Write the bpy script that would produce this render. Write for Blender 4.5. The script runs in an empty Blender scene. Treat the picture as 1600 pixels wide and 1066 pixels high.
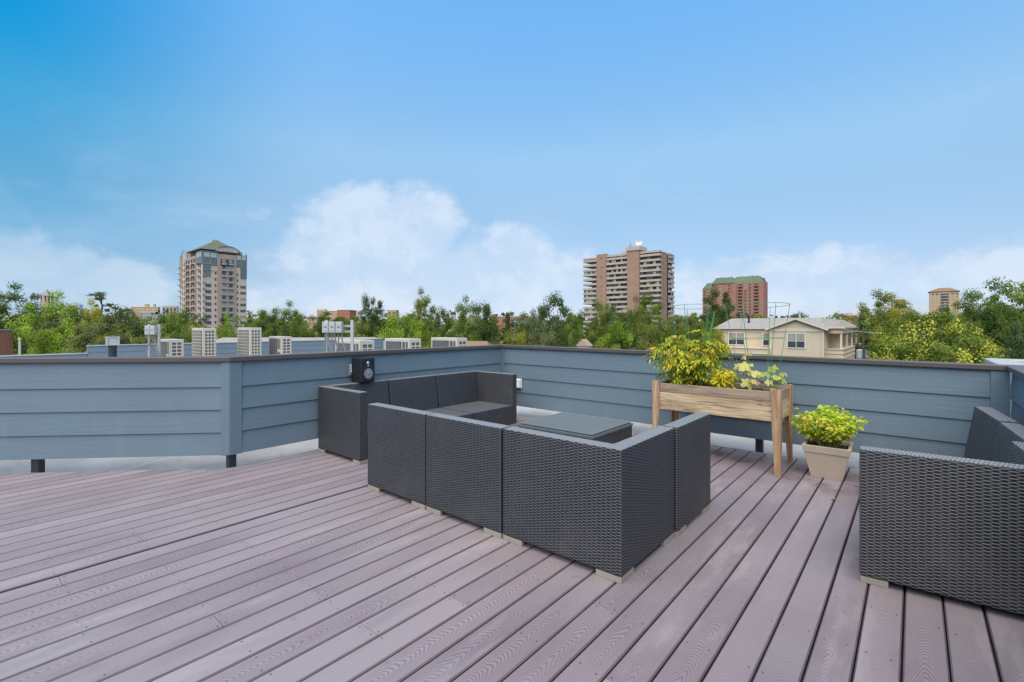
import bpy, bmesh, math, random
import numpy as np
from mathutils import Vector, Matrix

S = bpy.context.scene
C = S.collection
R = math.radians
FPX, HOR, CH, TH = 750.0, 510.0, 1.34, R(40)      # focal length in photo pixels, horizon row, eye height, yaw
ct, st = math.cos(TH), math.sin(TH)

def W(l, d, z):                                    # sideways / forward of the viewpoint -> world
    return Vector((l*ct - d*st, l*st + d*ct, z))
def PT(px, d, py=None, z=None):
    l = (px-800)/FPX*d
    if z is None: z = CH - (py-HOR)/FPX*d
    return W(l, d, z)

# ------------------------------------------------------------------ mesh building
class MB:
    def __init__(s): s.v = []; s.f = []; s.m = []; s.tr = None
    def add(s, vs, fs, mi=0):
        b = len(s.v)
        if s.tr is not None: vs = [s.tr @ Vector(p) for p in vs]
        s.v += [tuple(p) for p in vs]
        for f in fs: s.f.append(tuple(i+b for i in f)); s.m.append(mi)
    def box(s, x0, x1, y0, y1, z0, z1, mi=0):
        s.add([(x0,y0,z0),(x1,y0,z0),(x1,y1,z0),(x0,y1,z0),(x0,y0,z1),(x1,y0,z1),(x1,y1,z1),(x0,y1,z1)],
              [(0,3,2,1),(4,5,6,7),(0,1,5,4),(1,2,6,5),(2,3,7,6),(3,0,4,7)], mi)
    def prism(s, poly, h0, h1, axis='z', mi=0):    # poly in the plane across axis
        n = len(poly)
        def P(a, b, h):
            return (a,b,h) if axis == 'z' else ((h,a,b) if axis == 'x' else (b,h,a))
        vs = [P(a,b,h0) for a,b in poly] + [P(a,b,h1) for a,b in poly]
        fs = [tuple(range(n-1,-1,-1)), tuple(range(n,2*n))] + [(i,(i+1)%n,n+(i+1)%n,n+i) for i in range(n)]
        s.add(vs, fs, mi)
    def tube(s, pts, r, n=6, mi=0, cap=True, closed=False):
        pts = [Vector(p) for p in pts]; m = len(pts)
        rs = r if isinstance(r, (list, tuple)) else [r]*m
        vs = []; prev = None
        for i, p in enumerate(pts):
            if closed: t = pts[(i+1)%m]-pts[i-1]
            else: t = pts[min(i+1,m-1)]-pts[max(i-1,0)]
            t.normalize()
            if prev is None:
                a = Vector((0,0,1)) if abs(t.z) < .9 else Vector((1,0,0))
                u = t.cross(a).normalized()
            else:
                u = (prev - t*prev.dot(t)).normalized()
            prev = u; w = t.cross(u)
            for k in range(n):
                a = 2*math.pi*k/n
                vs.append(p + (u*math.cos(a)+w*math.sin(a))*rs[i])
        fs = []
        for i in range(m if closed else m-1):
            j = (i+1) % m
            for k in range(n):
                fs.append((i*n+k, i*n+(k+1)%n, j*n+(k+1)%n, j*n+k))
        if cap and not closed:
            fs.append(tuple(range(n-1,-1,-1))); fs.append(tuple(range((m-1)*n, m*n)))
        s.add(vs, fs, mi)
    def lathe(s, prof, n=20, mi=0, M=None):        # prof (r,z) about z
        vs = []; fs = []; m = len(prof)
        for r, z in prof:
            for k in range(n):
                a = 2*math.pi*k/n; p = Vector((r*math.cos(a), r*math.sin(a), z))
                vs.append(M @ p if M else p)
        for i in range(m-1):
            for k in range(n): fs.append((i*n+k, i*n+(k+1)%n, (i+1)*n+(k+1)%n, (i+1)*n+k))
        fs.append(tuple(range((m-1)*n, m*n)))
        fs.append(tuple(range(n-1,-1,-1)))
        s.add(vs, fs, mi)
    def build(s, name, mats, parent=None, bevel=0, seg=2, smooth=False, loc=None, rot=None, uvo=(0,0)):
        me = bpy.data.meshes.new(name)
        me.from_pydata(s.v, [], s.f)
        if not isinstance(mats, (list, tuple)): mats = [mats]
        for m in mats: me.materials.append(m)
        me.polygons.foreach_set('material_index', s.m)
        bm = bmesh.new(); bm.from_mesh(me)
        bmesh.ops.recalc_face_normals(bm, faces=bm.faces)
        if bevel:
            es = [e for e in bm.edges if len(e.link_faces) == 2 and e.calc_face_angle(0) > .4]
            bmesh.ops.bevel(bm, geom=es, offset=bevel, segments=seg, profile=.6, affect='EDGES', clamp_overlap=True)
        uv = bm.loops.layers.uv.new('UVMap')
        for f in bm.faces:
            n = f.normal; a = (abs(n.x), abs(n.y), abs(n.z))
            f.smooth = smooth
            for l in f.loops:
                c = l.vert.co
                if a[2] >= a[0] and a[2] >= a[1]: q = (c.x, c.y)
                elif a[0] >= a[1]: q = (c.y, c.z)
                else: q = (c.x, c.z)
                l[uv].uv = (q[0]+uvo[0], q[1]+uvo[1])
        bm.to_mesh(me); bm.free()
        o = bpy.data.objects.new(name, me); C.objects.link(o)
        if parent: o.parent = parent
        if loc: o.location = loc
        if rot is not None: o.rotation_euler = (0,0,rot)
        return o

def tag(o, label=None, cat=None, group=None, kind=None):
    if label: o['label'] = label
    if cat: o['category'] = cat
    if group: o['group'] = group
    if kind: o['kind'] = kind
    return o
def thing(name, label, cat, loc=(0,0,0), rz=0, group=None):
    o = bpy.data.objects.new(name, None); C.objects.link(o)
    o.empty_display_size = .2
    o.location = loc; o.rotation_euler = (0,0,rz)
    return tag(o, label, cat, group)
KIDS = {}
def copy_tree(root, parent=None):
    c = root.copy(); C.objects.link(c)
    if parent: c.parent = parent
    for ch in root.children: copy_tree(ch, c)
    return c

# ------------------------------------------------------------------ node helpers
class N:
    def __init__(s, name):
        s.mat = bpy.data.materials.new(name); s.mat.use_nodes = True
        s.t = s.mat.node_tree; s.t.nodes.clear()
        s.out = s.t.nodes.new('ShaderNodeOutputMaterial')
    def n(s, typ, **kw):
        nd = s.t.nodes.new('ShaderNode'+typ)
        for k, v in kw.items():
            if k.startswith('_'): setattr(nd, k[1:], v)
        return nd
    def link(s, a, b): s.t.links.new(a, b)
    def put(s, sock, v):
        if hasattr(v, 'is_output') or isinstance(v, bpy.types.NodeSocket): s.link(v, sock)
        else: sock.default_value = v
    def math(s, op, a, b=0.0, c=0.0, clamp=False):
        nd = s.n('Math', _operation=op, _use_clamp=clamp)
        s.put(nd.inputs[0], a); s.put(nd.inputs[1], b); s.put(nd.inputs[2], c)
        return nd.outputs[0]
    def mix(s, f, a, b, mode='MIX'):
        nd = s.n('Mix', _data_type='RGBA', _blend_type=mode)
        s.put(nd.inputs[0], f); s.put(nd.inputs[6], a); s.put(nd.inputs[7], b)
        return nd.outputs[2]
    def ramp(s, f, lo, hi, a=0.0, b=1.0, smooth=True):
        nd = s.n('MapRange', _interpolation_type='SMOOTHSTEP' if smooth else 'LINEAR')
        s.put(nd.inputs[0], f)
        for i, v in zip((1,2,3,4), (lo,hi,a,b)): nd.inputs[i].default_value = v
        return nd.outputs[0]
    def noise(s, vec, scale, detail=3, rough=.55, dist=0.0):
        nd = s.n('TexNoise'); s.link(vec, nd.inputs['Vector'])
        nd.inputs['Scale'].default_value = scale; nd.inputs['Detail'].default_value = detail
        nd.inputs['Roughness'].default_value = rough; nd.inputs['Distortion'].default_value = dist
        return nd.outputs[0]
    def uv(s): return s.n('TexCoord').outputs['UV']
    def obj(s): return s.n('TexCoord').outputs['Object']
    def pos(s): return s.n('NewGeometry').outputs['Position']
    def island(s): return s.n('NewGeometry').outputs['Random Per Island']
    def sep(s, v):
        nd = s.n('SeparateXYZ'); s.link(v, nd.inputs[0]); return nd.outputs
    def comb(s, x, y, z=0.0):
        nd = s.n('CombineXYZ'); s.put(nd.inputs[0], x); s.put(nd.inputs[1], y); s.put(nd.inputs[2], z); return nd.outputs[0]
    def scale(s, v, sc, off=(0,0,0)):
        nd = s.n('Mapping'); s.link(v, nd.inputs[0]); nd.inputs['Scale'].default_value = sc; nd.inputs['Location'].default_value = off
        return nd.outputs[0]
    def bump(s, h, strength=.3, dist=.005, normal=None):
        nd = s.n('Bump'); s.link(h, nd.inputs['Height']); nd.inputs['Strength'].default_value = strength
        nd.inputs['Distance'].default_value = dist
        if normal is not None: s.link(normal, nd.inputs['Normal'])
        return nd.outputs[0]
    def bsdf(s, col, rough=.6, metal=0.0, spec=.5, normal=None):
        p = s.n('BsdfPrincipled')
        if isinstance(col, (tuple, list)): col = (*col[:3], 1)
        s.put(p.inputs['Base Color'], col); s.put(p.inputs['Roughness'], rough)
        p.inputs['Metallic'].default_value = metal; p.inputs['Specular IOR Level'].default_value = spec
        if normal is not None: s.link(normal, p.inputs['Normal'])
        s.link(p.outputs[0], s.out.inputs[0])
        return p

def rgb(r, g, b):                                  # sRGB 0-255 -> linear
    f = lambda c: (c/255/12.92) if c/255 <= .04045 else ((c/255+.055)/1.055)**2.4
    return (f(r), f(g), f(b), 1)

def m_plain(name, col, rough=.6, metal=0.0, spec=.5, var=.12, sc=6.0, bump=0.0):
    k = N(name); p = k.obj()
    f = k.noise(p, sc, 4)
    c = k.mix(1.0, col, k.mix(f, (1-var*2,)*3+(1,), (1+var*2,)*3+(1,)), 'MULTIPLY')
    nm = k.bump(k.noise(p, sc*12, 2), bump, .002) if bump else None
    k.bsdf(c, rough, metal, spec, nm)
    return k.mat

# deck: brown-violet composite boards, arched grain
def m_deck():
    k = N('composite_decking'); uv = k.uv(); u_, v_, _ = k.sep(uv); isl = k.island()
    # uv: u = across the board measured from its centre line, v = along
    off = k.math('MULTIPLY', isl, 37.0)
    al = k.math('ADD', v_, off)
    nz = k.noise(k.comb(k.math('MULTIPLY', u_, 5.0), k.math('MULTIPLY', al, 1.1), off), 1.0, 3, .5)
    nz2 = k.noise(k.comb(k.math('MULTIPLY', u_, 60.0), k.math('MULTIPLY', al, 5.0), off), 1.0, 3, .6)
    sh = k.math('ADD', u_, k.math('MULTIPLY', k.math('SUBTRACT', k.noise(k.comb(off, k.math('MULTIPLY', al, .5), 3.0), 1.0, 1), .5), .10))
    par = k.math('MULTIPLY', k.math('MULTIPLY', sh, sh), 62.0)
    arg = k.math('ADD', k.math('ADD', al, par), k.math('MULTIPLY', nz, .55))
    arg = k.math('ADD', arg, k.math('MULTIPLY', nz2, .010))
    ring = k.math('SINE', k.math('MULTIPLY', arg, 2*math.pi/.026))
    ring = k.ramp(ring, -.3, .95)
    amt = k.ramp(k.noise(k.comb(off, k.math('MULTIPLY', al, .55), 9.0), 1.0, 1), .42, .62, .08, 1.0)
    ring = k.math('MULTIPLY', ring, amt)
    P = k.pos()
    blot = k.noise(P, .9, 5, .6)
    fine = k.noise(P, 140, 2, .7)
    a = k.mix(isl, rgb(124,113,118), rgb(150,137,139))
    a = k.mix(k.ramp(blot, .3, .72), a, rgb(140,133,135))
    a = k.mix(k.math('MULTIPLY', ring, .52), a, rgb(92,70,80))
    a = k.mix(k.math('MULTIPLY', fine, .25), a, rgb(112,90,96))
    st_ = k.ramp(k.noise(k.scale(P, (1.7,1.7,1.7), (3.1,7.7,0)), 1.3, 6, .65), .50, .66)
    x_, y_, z_ = k.sep(P)
    near_wall = k.math('MULTIPLY', k.ramp(y_, 4.1, 5.2), k.ramp(x_, -2.9, -1.9))
    a = k.mix(k.math('MULTIPLY', k.math('MULTIPLY', st_, near_wall), .85), a, rgb(78,54,52))
    wear = k.noise(k.comb(k.math('MULTIPLY', x_, 5.0), k.math('MULTIPLY', y_, 1.1), isl), 1.0, 5, .65)
    a = k.mix(k.math('MULTIPLY', k.ramp(wear, .52, .70), .32), a, rgb(170,160,158))
    a = k.mix(k.math('MULTIPLY', k.ramp(wear, .46, .30), .30), a, rgb(108,92,100))
    sp = k.ramp(k.noise(P, 9.0, 3, .6), .66, .74)
    a = k.mix(k.math('MULTIPLY', sp, .30), a, rgb(92,78,92))
    h = k.math('ADD', k.math('MULTIPLY', ring, -1.0), k.math('MULTIPLY', fine, .5))
    nm = k.bump(h, .35, .0022)
    k.bsdf(a, k.ramp(blot, .3, .7, .50, .66), 0, .4, nm)
    return k.mat

def m_wicker():
    k = N('woven_wicker'); u_, v_, _ = k.sep(k.uv())
    r, p = .0082, .029
    rowf = k.math('DIVIDE', v_, r); row = k.math('FLOOR', rowf); fv = k.math('SUBTRACT', rowf, row)
    s_ = k.math('SINE', k.math('MULTIPLY', k.math('ADD', k.math('DIVIDE', u_, p), row), math.pi))
    over = k.ramp(s_, -.95, .55)
    q = k.math('SUBTRACT', k.math('MULTIPLY', fv, 2.0), 1.0)
    prof = k.math('SUBTRACT', 1.0, k.math('MULTIPLY', q, q))
    hh = k.math('MULTIPLY', over, prof)
    sm = k.noise(k.comb(k.math('MULTIPLY', u_, 14.0), k.math('MULTIPLY', row, .37)), 1.0, 2)
    P = k.obj()
    dirt = k.noise(P, 3.5, 4, .6)
    c = k.mix(hh, (.006,.0065,.009,1), (.080,.082,.091,1))
    c = k.mix(1.0, c, k.mix(sm, (.72,.72,.72,1), (1.25,1.25,1.25,1)), 'MULTIPLY')
    c = k.mix(k.math('MULTIPLY', k.ramp(dirt, .45, .75), .18), c, (.12,.115,.11,1))
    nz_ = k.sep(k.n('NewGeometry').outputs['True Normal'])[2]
    sky_sheen = k.math('MULTIPLY', k.ramp(nz_, .6, .95), k.math('MULTIPLY', k.ramp(hh, 0, .8, .35, 1.0), k.ramp(k.sep(P)[2], .4, .6, .35, .95)))   # sky sheen painted on upward faces, strongest on the back tops
    c = k.mix(sky_sheen, c, (.33,.325,.32,1))
    nm = k.bump(hh, .8, .004)
    k.bsdf(c, k.mix(sm, (.36,)*3+(1,), (.52,)*3+(1,)), 0, .6, nm)
    return k.mat

def m_siding(name, col, sc=1.0):
    k = N(name); u_, v_, _ = k.sep(k.uv()); isl = k.island()
    g = k.noise(k.comb(k.math('ADD', k.math('MULTIPLY', u_, 3.5*sc), k.math('MULTIPLY', isl, 50.0)), k.math('MULTIPLY', v_, 70.0*sc), isl), 1.0, 4, .6, .6)
    g2 = k.noise(k.comb(k.math('ADD', k.math('MULTIPLY', u_, 1.1*sc), k.math('MULTIPLY', isl, 50.0)), k.math('MULTIPLY', v_, 16.0*sc), isl), 1.0, 3, .5, 1.2)
    h = k.math('ADD', k.math('MULTIPLY', g, .6), k.math('MULTIPLY', k.ramp(g2, .35, .65), .7))
    bl = k.noise(k.obj(), 1.4, 4)
    c = k.mix(1.0, col, k.mix(bl, (.86,.86,.88,1), (1.12,1.12,1.1,1)), 'MULTIPLY')
    c = k.mix(k.math('MULTIPLY', k.ramp(k.noise(k.comb(k.math('MULTIPLY',u_,9.0), k.math('MULTIPLY',v_,1.2), 4.0),1.0,4,.6), .55,.75), .06), c, (.33,.34,.35,1))
    k.bsdf(c, .55, 0, .4, k.bump(h, .34, .003))
    return k.mat

def m_wood(name, a, b, dark, rough=.75):
    k = N(name); P = k.obj(); isl = k.island(); x, y, z = k.sep(k.uv())
    o = k.math('MULTIPLY', isl, 31.0)
    g = k.noise(k.comb(k.math('ADD', k.math('MULTIPLY', x, 2.2), o), k.math('MULTIPLY', y, 42.0), o), 1.0, 5, .65, 1.5)
    g2 = k.noise(k.comb(k.math('ADD', k.math('MULTIPLY', x, 1.2), o), k.math('MULTIPLY', y, 9.0), o), 1.0, 3, .5, .8)
    c = k.mix(k.ramp(g2, .3, .7), a, b)
    c = k.mix(k.math('MULTIPLY', k.ramp(g, .46, .68), .75), c, dark)
    kn = k.noise(k.comb(k.math('ADD', k.math('MULTIPLY', x, 5.0), o), k.math('MULTIPLY', y, 11.0), o), 1.0, 1)
    c = k.mix(k.ramp(kn, .72, .78, 0, .8), c, dark)
    k.bsdf(c, rough, 0, .3, k.bump(g, .4, .002))
    return k.mat

def m_brick(name, a, b, mortar, sx=.22, sy=.075):
    k = N(name)
    br = k.n('TexBrick'); k.link(k.uv(), br.inputs['Vector'])
    br.inputs['Color1'].default_value = a; br.inputs['Color2'].default_value = b; br.inputs['Mortar'].default_value = mortar
    br.inputs['Scale'].default_value = 1.0; br.inputs['Brick Width'].default_value = sx; br.inputs['Row Height'].default_value = sy
    br.inputs['Mortar Size'].default_value = .008
    bl = k.noise(k.obj(), .25, 4)
    c = k.mix(1.0, br.outputs[0], k.mix(bl, (.8,.8,.8,1), (1.18,1.18,1.18,1)), 'MULTIPLY')
    k.bsdf(c, .85, 0, .2)
    return k.mat

def m_leaf(name, col=None, trans=.38, spread=.5):
    k = N(name)
    if col is None: base = k.n('ObjectInfo').outputs['Color']
    else: base = k.n('RGB').outputs[0]; base.default_value = col
    at = k.n('Attribute', _attribute_name='tone'); t = at.outputs['Fac']
    hsv = k.n('HueSaturation'); k.link(base, hsv.inputs['Color'])
    k.link(k.ramp(t, 0, 1, .515, .478, False), hsv.inputs['Hue'])
    k.link(k.ramp(t, 0, 1, 1-spread, 1+spread*1.1, False), hsv.inputs['Value'])
    d = k.n('BsdfDiffuse'); k.link(hsv.outputs[0], d.inputs[0])
    tr = k.n('BsdfTranslucent')
    k.link(k.mix(1.0, hsv.outputs[0], (1.1,1.25,.6,1), 'MULTIPLY'), tr.inputs[0])
    mx = k.n('MixShader'); mx.inputs[0].default_value = trans
    k.link(d.outputs[0], mx.inputs[1]); k.link(tr.outputs[0], mx.inputs[2]); k.link(mx.outputs[0], k.out.inputs[0])
    return k.mat

def m_leafcol(name, stops, trans=.3):              # potted plants: leaf colour runs through stops by the leaf's own tone
    k = N(name)
    at = k.n('Attribute', _attribute_name='tone')
    cr = k.n('ValToRGB'); k.link(at.outputs['Fac'], cr.inputs[0])
    e = cr.color_ramp.elements
    while len(e) < len(stops): e.new(.5)
    for i, (p, c) in enumerate(stops): e[i].position = p; e[i].color = c
    p = k.n('BsdfPrincipled'); k.link(cr.outputs[0], p.inputs['Base Color']); p.inputs['Roughness'].default_value = .5
    p.inputs['Specular IOR Level'].default_value = .3
    tr = k.n('BsdfTranslucent'); k.link(cr.outputs[0], tr.inputs[0])
    mx = k.n('MixShader'); mx.inputs[0].default_value = trans
    k.link(p.outputs[0], mx.inputs[1]); k.link(tr.outputs[0], mx.inputs[2]); k.link(mx.outputs[0], k.out.inputs[0])
    return k.mat

M = {}
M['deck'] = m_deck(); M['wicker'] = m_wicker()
M['siding'] = m_siding('blue_siding', (.128,.178,.216,1))
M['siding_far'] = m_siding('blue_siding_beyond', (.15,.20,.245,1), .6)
M['cap'] = m_plain('taupe_metal_cap', (.088,.070,.064,1), .42, 0, .45, .08, 3)
M['eased'] = m_plain('dark_board_chamfer', (.135,.105,.118,1), .75, 0, .3, .25, 5)  # chamfers darker than the board tops, so the gaps read wider
M['edge'] = m_plain('shaded_board_side', (.055,.042,.050,1), .8)  # gap shade put into the colour of the board sides
M['void'] = m_plain('under_deck_shade', (.012,.010,.012,1), .9)  # near-black, the darkness below the boards given as a colour
M['screw'] = m_plain('screw_head', (.05,.042,.05,1), .5)
M['black'] = m_plain('black_metal', (.018,.020,.024,1), .5, 0, .5, .1)
def m_membrane():
    k = N('roof_membrane'); P = k.pos(); x_, y_, z_ = k.sep(P)
    g = k.noise(P, 1.6, 6, .6)
    c = k.mix(k.ramp(g, .3, .7), (.38,.35,.31,1), (.50,.46,.405,1))
    fx = k.math('FRACT', k.math('DIVIDE', k.math('ADD', x_, k.math('MULTIPLY', y_, .42)), 1.83))
    seam = k.math('MULTIPLY', k.ramp(fx, .0, .012), k.ramp(fx, .045, .03))
    c = k.mix(k.math('MULTIPLY', seam, .4), c, (.62,.58,.52,1))
    c = k.mix(k.math('MULTIPLY', k.ramp(k.noise(P, 7.0, 5, .7), .55, .72), .45), c, (.22,.205,.19,1))
    k.bsdf(c, .75, 0, .25, k.bump(k.math('ADD', seam, g), .3, .006)); return k.mat
M['membrane'] = m_membrane()
M['foot'] = m_plain('grey_beige_foot', (.30,.262,.21,1), .5, 0, .4, .08)
M['glass'] = m_plain('frosted_glass', (.145,.162,.166,1), .18, 0, .5, .05, 2)
M['rim'] = m_plain('glass_edge', (.10,.13,.13,1), .3)
M['cedar'] = m_wood('cedar_plank', rgb(172,146,116), rgb(202,178,142), rgb(104,80,60))
M['cedar_grey'] = m_wood('weathered_cedar', rgb(162,140,118), rgb(140,122,106), rgb(90,74,60))
M['cedar_leg'] = m_wood('cedar_post', rgb(192,164,130), rgb(158,122,90), rgb(104,74,52))
M['soil'] = m_plain('potting_soil', (.055,.038,.028,1), .95, 0, .1, .35, 30, .8)
M['pot'] = m_plain('stone_beige_plastic', (.42,.34,.26,1), .55, 0, .35, .06, 8, .15)
M['green_wire'] = m_plain('green_coated_wire', (.05,.22,.085,1), .4)
M['spk'] = m_plain('black_speaker_shell', (.012,.013,.016,1), .42, 0, .5, .05)
M['cone'] = m_plain('grey_speaker_cone', (.22,.23,.25,1), .35, 0, .6, .05)
M['silver'] = m_plain('silver_dome', (.62,.64,.66,1), .25, .8)
M['white_pl'] = m_plain('white_plastic', (.72,.73,.73,1), .4, 0, .5, .03)
M['ac'] = m_plain('cream_metal_housing', (.50,.46,.385,1), .45, 0, .4, .05, 2)
M['ac_dark'] = m_plain('dark_coil', (.10,.095,.095,1), .6, .2)
M['ac_fin'] = m_plain('coil_fin', (.27,.25,.24,1), .5, .3)
M['galv'] = m_plain('galvanised_grey', (.42,.44,.44,1), .5, .3, .4, .08)
M['conduit'] = m_plain('grey_conduit', (.22,.20,.19,1), .5, .2)
M['stem'] = m_plain('plant_stem', (.16,.22,.05,1), .7)
M['bark'] = m_plain('tree_bark', (.085,.065,.05,1), .95, 0, .1, .3, 4, .5)
M['bark_pale'] = m_plain('pale_bark', (.30,.28,.25,1), .9, 0, .1, .25, 6)
M['tree_leaf'] = m_leaf('tree_foliage')
# ------------------------------------------------------------------ camera, world, sun
cam = bpy.data.cameras.new('camera'); camo = bpy.data.objects.new('camera', cam); C.objects.link(camo)
camo.location = (0,0,CH); camo.rotation_euler = (R(90), 0, TH)
cam.sensor_width = 36; cam.lens = FPX/1600*36; cam.shift_y = -(533-HOR)/1600
cam.clip_start = .05; cam.clip_end = 6000
S.camera = camo

SUN_EL, SUN_AZ = R(60), R(-70)                     # azimuth of the direction towards the sun, from +X
sun = bpy.data.lights.new('sun', 'SUN'); sun.energy = 2.7; sun.angle = R(78); sun.color = (1.0,.85,.66)
so = bpy.data.objects.new('sun', sun); C.objects.link(so)
sd = Vector((math.cos(SUN_EL)*math.cos(SUN_AZ), math.cos(SUN_EL)*math.sin(SUN_AZ), math.sin(SUN_EL)))
so.rotation_euler = sd.to_track_quat('Z', 'Y').to_euler()

def make_world():
    w = bpy.data.worlds.new('World'); S.world = w; w.use_nodes = True
    t = w.node_tree; t.nodes.clear()
    k = N.__new__(N); k.t = t; k.mat = None
    out = k.n('OutputWorld'); bg = k.n('Background'); bg.inputs[1].default_value = .12
    k.link(bg.outputs[0], out.inputs[0])
    sky = k.n('TexSky', _sky_type='NISHITA', _sun_disc=False)
    sky.sun_elevation = SUN_EL; sky.sun_rotation = math.pi/2 - SUN_AZ
    sky.altitude = 1600; sky.air_density = 1.25; sky.dust_density = 1.2; sky.ozone_density = 2.5
    d = k.n('TexCoord').outputs['Generated']
    x, y, z = k.sep(d)
    # frame of the view: l sideways, f forward (a fixed compass frame, not the lens)
    l = k.math('ADD', k.math('MULTIPLY', x, ct), k.math('MULTIPLY', y, st))
    f = k.math('ADD', k.math('MULTIPLY', x, -st), k.math('MULTIPLY', y, ct))
    az = k.math('ARCTAN2', l, f); el = k.math('ARCSINE', z)
    # clear, dry high-altitude air: deeper overhead and to the north-west, milky low down
    cr = k.n('ValToRGB'); k.link(k.math('DIVIDE', k.math('MAXIMUM', el, 0.0), 1.0), cr.inputs[0])
    e = cr.color_ramp.elements
    for _ in range(4): e.new(.5)
    for i, (p_, c_) in enumerate(((0.0,(.40,.44,.68)),(.035,(.43,.455,.63)),(.10,(.51,.505,.565)),(.23,(.72,.75,.71)),(.34,(.95,1.04,.93)),(.58,(.82,1.30,1.38)))):
        e[i].position = p_; e[i].color = tuple(v/1.5 for v in c_)+(1,)
    col = k.mix(1.0, sky.outputs[0], k.mix(1.0, cr.outputs[0], (1.5,1.5,1.5,1), 'MULTIPLY'), 'MULTIPLY')
    west = k.math('MULTIPLY', k.ramp(az, -.34, -.84, 0, 1), k.ramp(az, -2.2, -1.2, 0, 1))
    west = k.math('MULTIPLY', west, k.ramp(el, .0, .5, .35, 1.0))
    col = k.mix(1.0, col, k.mix(west, (1,1,1,1), (.0,.60,.78,1)), 'MULTIPLY')
    # fair-weather cloud banks: noise inside soft lobes of the sky dome
    n1 = k.noise(k.scale(d, (1,1,1.7), (.3,.1,0)), 5.5, 7, .58, .25)
    n2 = k.noise(k.scale(d, (1,1,2.6), (2.3,1.1,0)), 2.6, 6, .6, .4)
    def lobe(a0, e0, ra, re):
        da = k.math('DIVIDE', k.math('SUBTRACT', az, a0), ra); de = k.math('DIVIDE', k.math('SUBTRACT', el, e0), re)
        q = k.math('ADD', k.math('MULTIPLY', da, da), k.math('MULTIPLY', de, de))
        return k.math('SUBTRACT', 1.0, q)
    dens = None
    for (px, py, rx, ry, wgt) in CLOUDS:
        a0 = math.atan((px-800)/FPX); e0 = math.atan((HOR-py)/FPX*math.cos(a0))
        ra = rx/FPX*math.cos(a0)**2; re = ry/FPX*math.cos(a0)
        b = k.math('ADD', k.math('MAXIMUM', lobe(a0, e0, ra, re), -1.2), wgt-1.0)
        dens = b if dens is None else k.math('MAXIMUM', dens, b)
    n3 = k.noise(k.scale(d, (1,1,1.25), (5.3,.4,1)), 17.0, 6, .6, .3)
    bil = k.math('ADD', k.math('MULTIPLY', k.math('SUBTRACT', n1, .5), 1.7), k.math('MULTIPLY', k.math('SUBTRACT', n3, .5), 1.0))
    den = k.math('ADD', dens, bil)
    cum = k.ramp(den, -.05, .62)
    wisp = k.math('MULTIPLY', k.ramp(n2, .50, .78), k.ramp(el, .42, .05))
    a = k.math('MAXIMUM', k.math('MULTIPLY', k.math('MULTIPLY', cum, k.ramp(az, -.75, -.35, .45, .70)), 1.0), k.math('MULTIPLY', wisp, .35))
    shade = k.mix(k.ramp(k.math('ADD', n1, k.math('MULTIPLY', k.math('SUBTRACT', n3, .5), .9)), .36, .68), (2.75,3.4,4.25,1), (3.45,3.85,4.4,1))
    col = k.mix(a, col, shade)
    k.link(col, bg.inputs[0])
SKY_TINT = (.72,.95,1.12); VEIL = .75
CLOUDS = [(575,395,140,105,1.0), (655,370,80,82,1.05), (495,405,85,62,.85), (800,395,78,55,.95), (700,460,300,100,1.15), (400,335,60,30,.25), (10,425,230,105,.85), (180,450,130,65,.7), (60,290,90,22,.10), (1250,445,470,72,.72), (1570,455,160,60,.9)]
make_world()
S.view_settings.view_transform = 'Standard'; S.view_settings.look = 'None'
S.view_settings.exposure = .9; S.view_settings.gamma = 1.0
try: S.view_settings.use_curve_mapping = False
except Exception: pass
S.cycles.max_bounces = 6; S.cycles.diffuse_bounces = 3; S.cycles.transparent_max_bounces = 4

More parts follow.
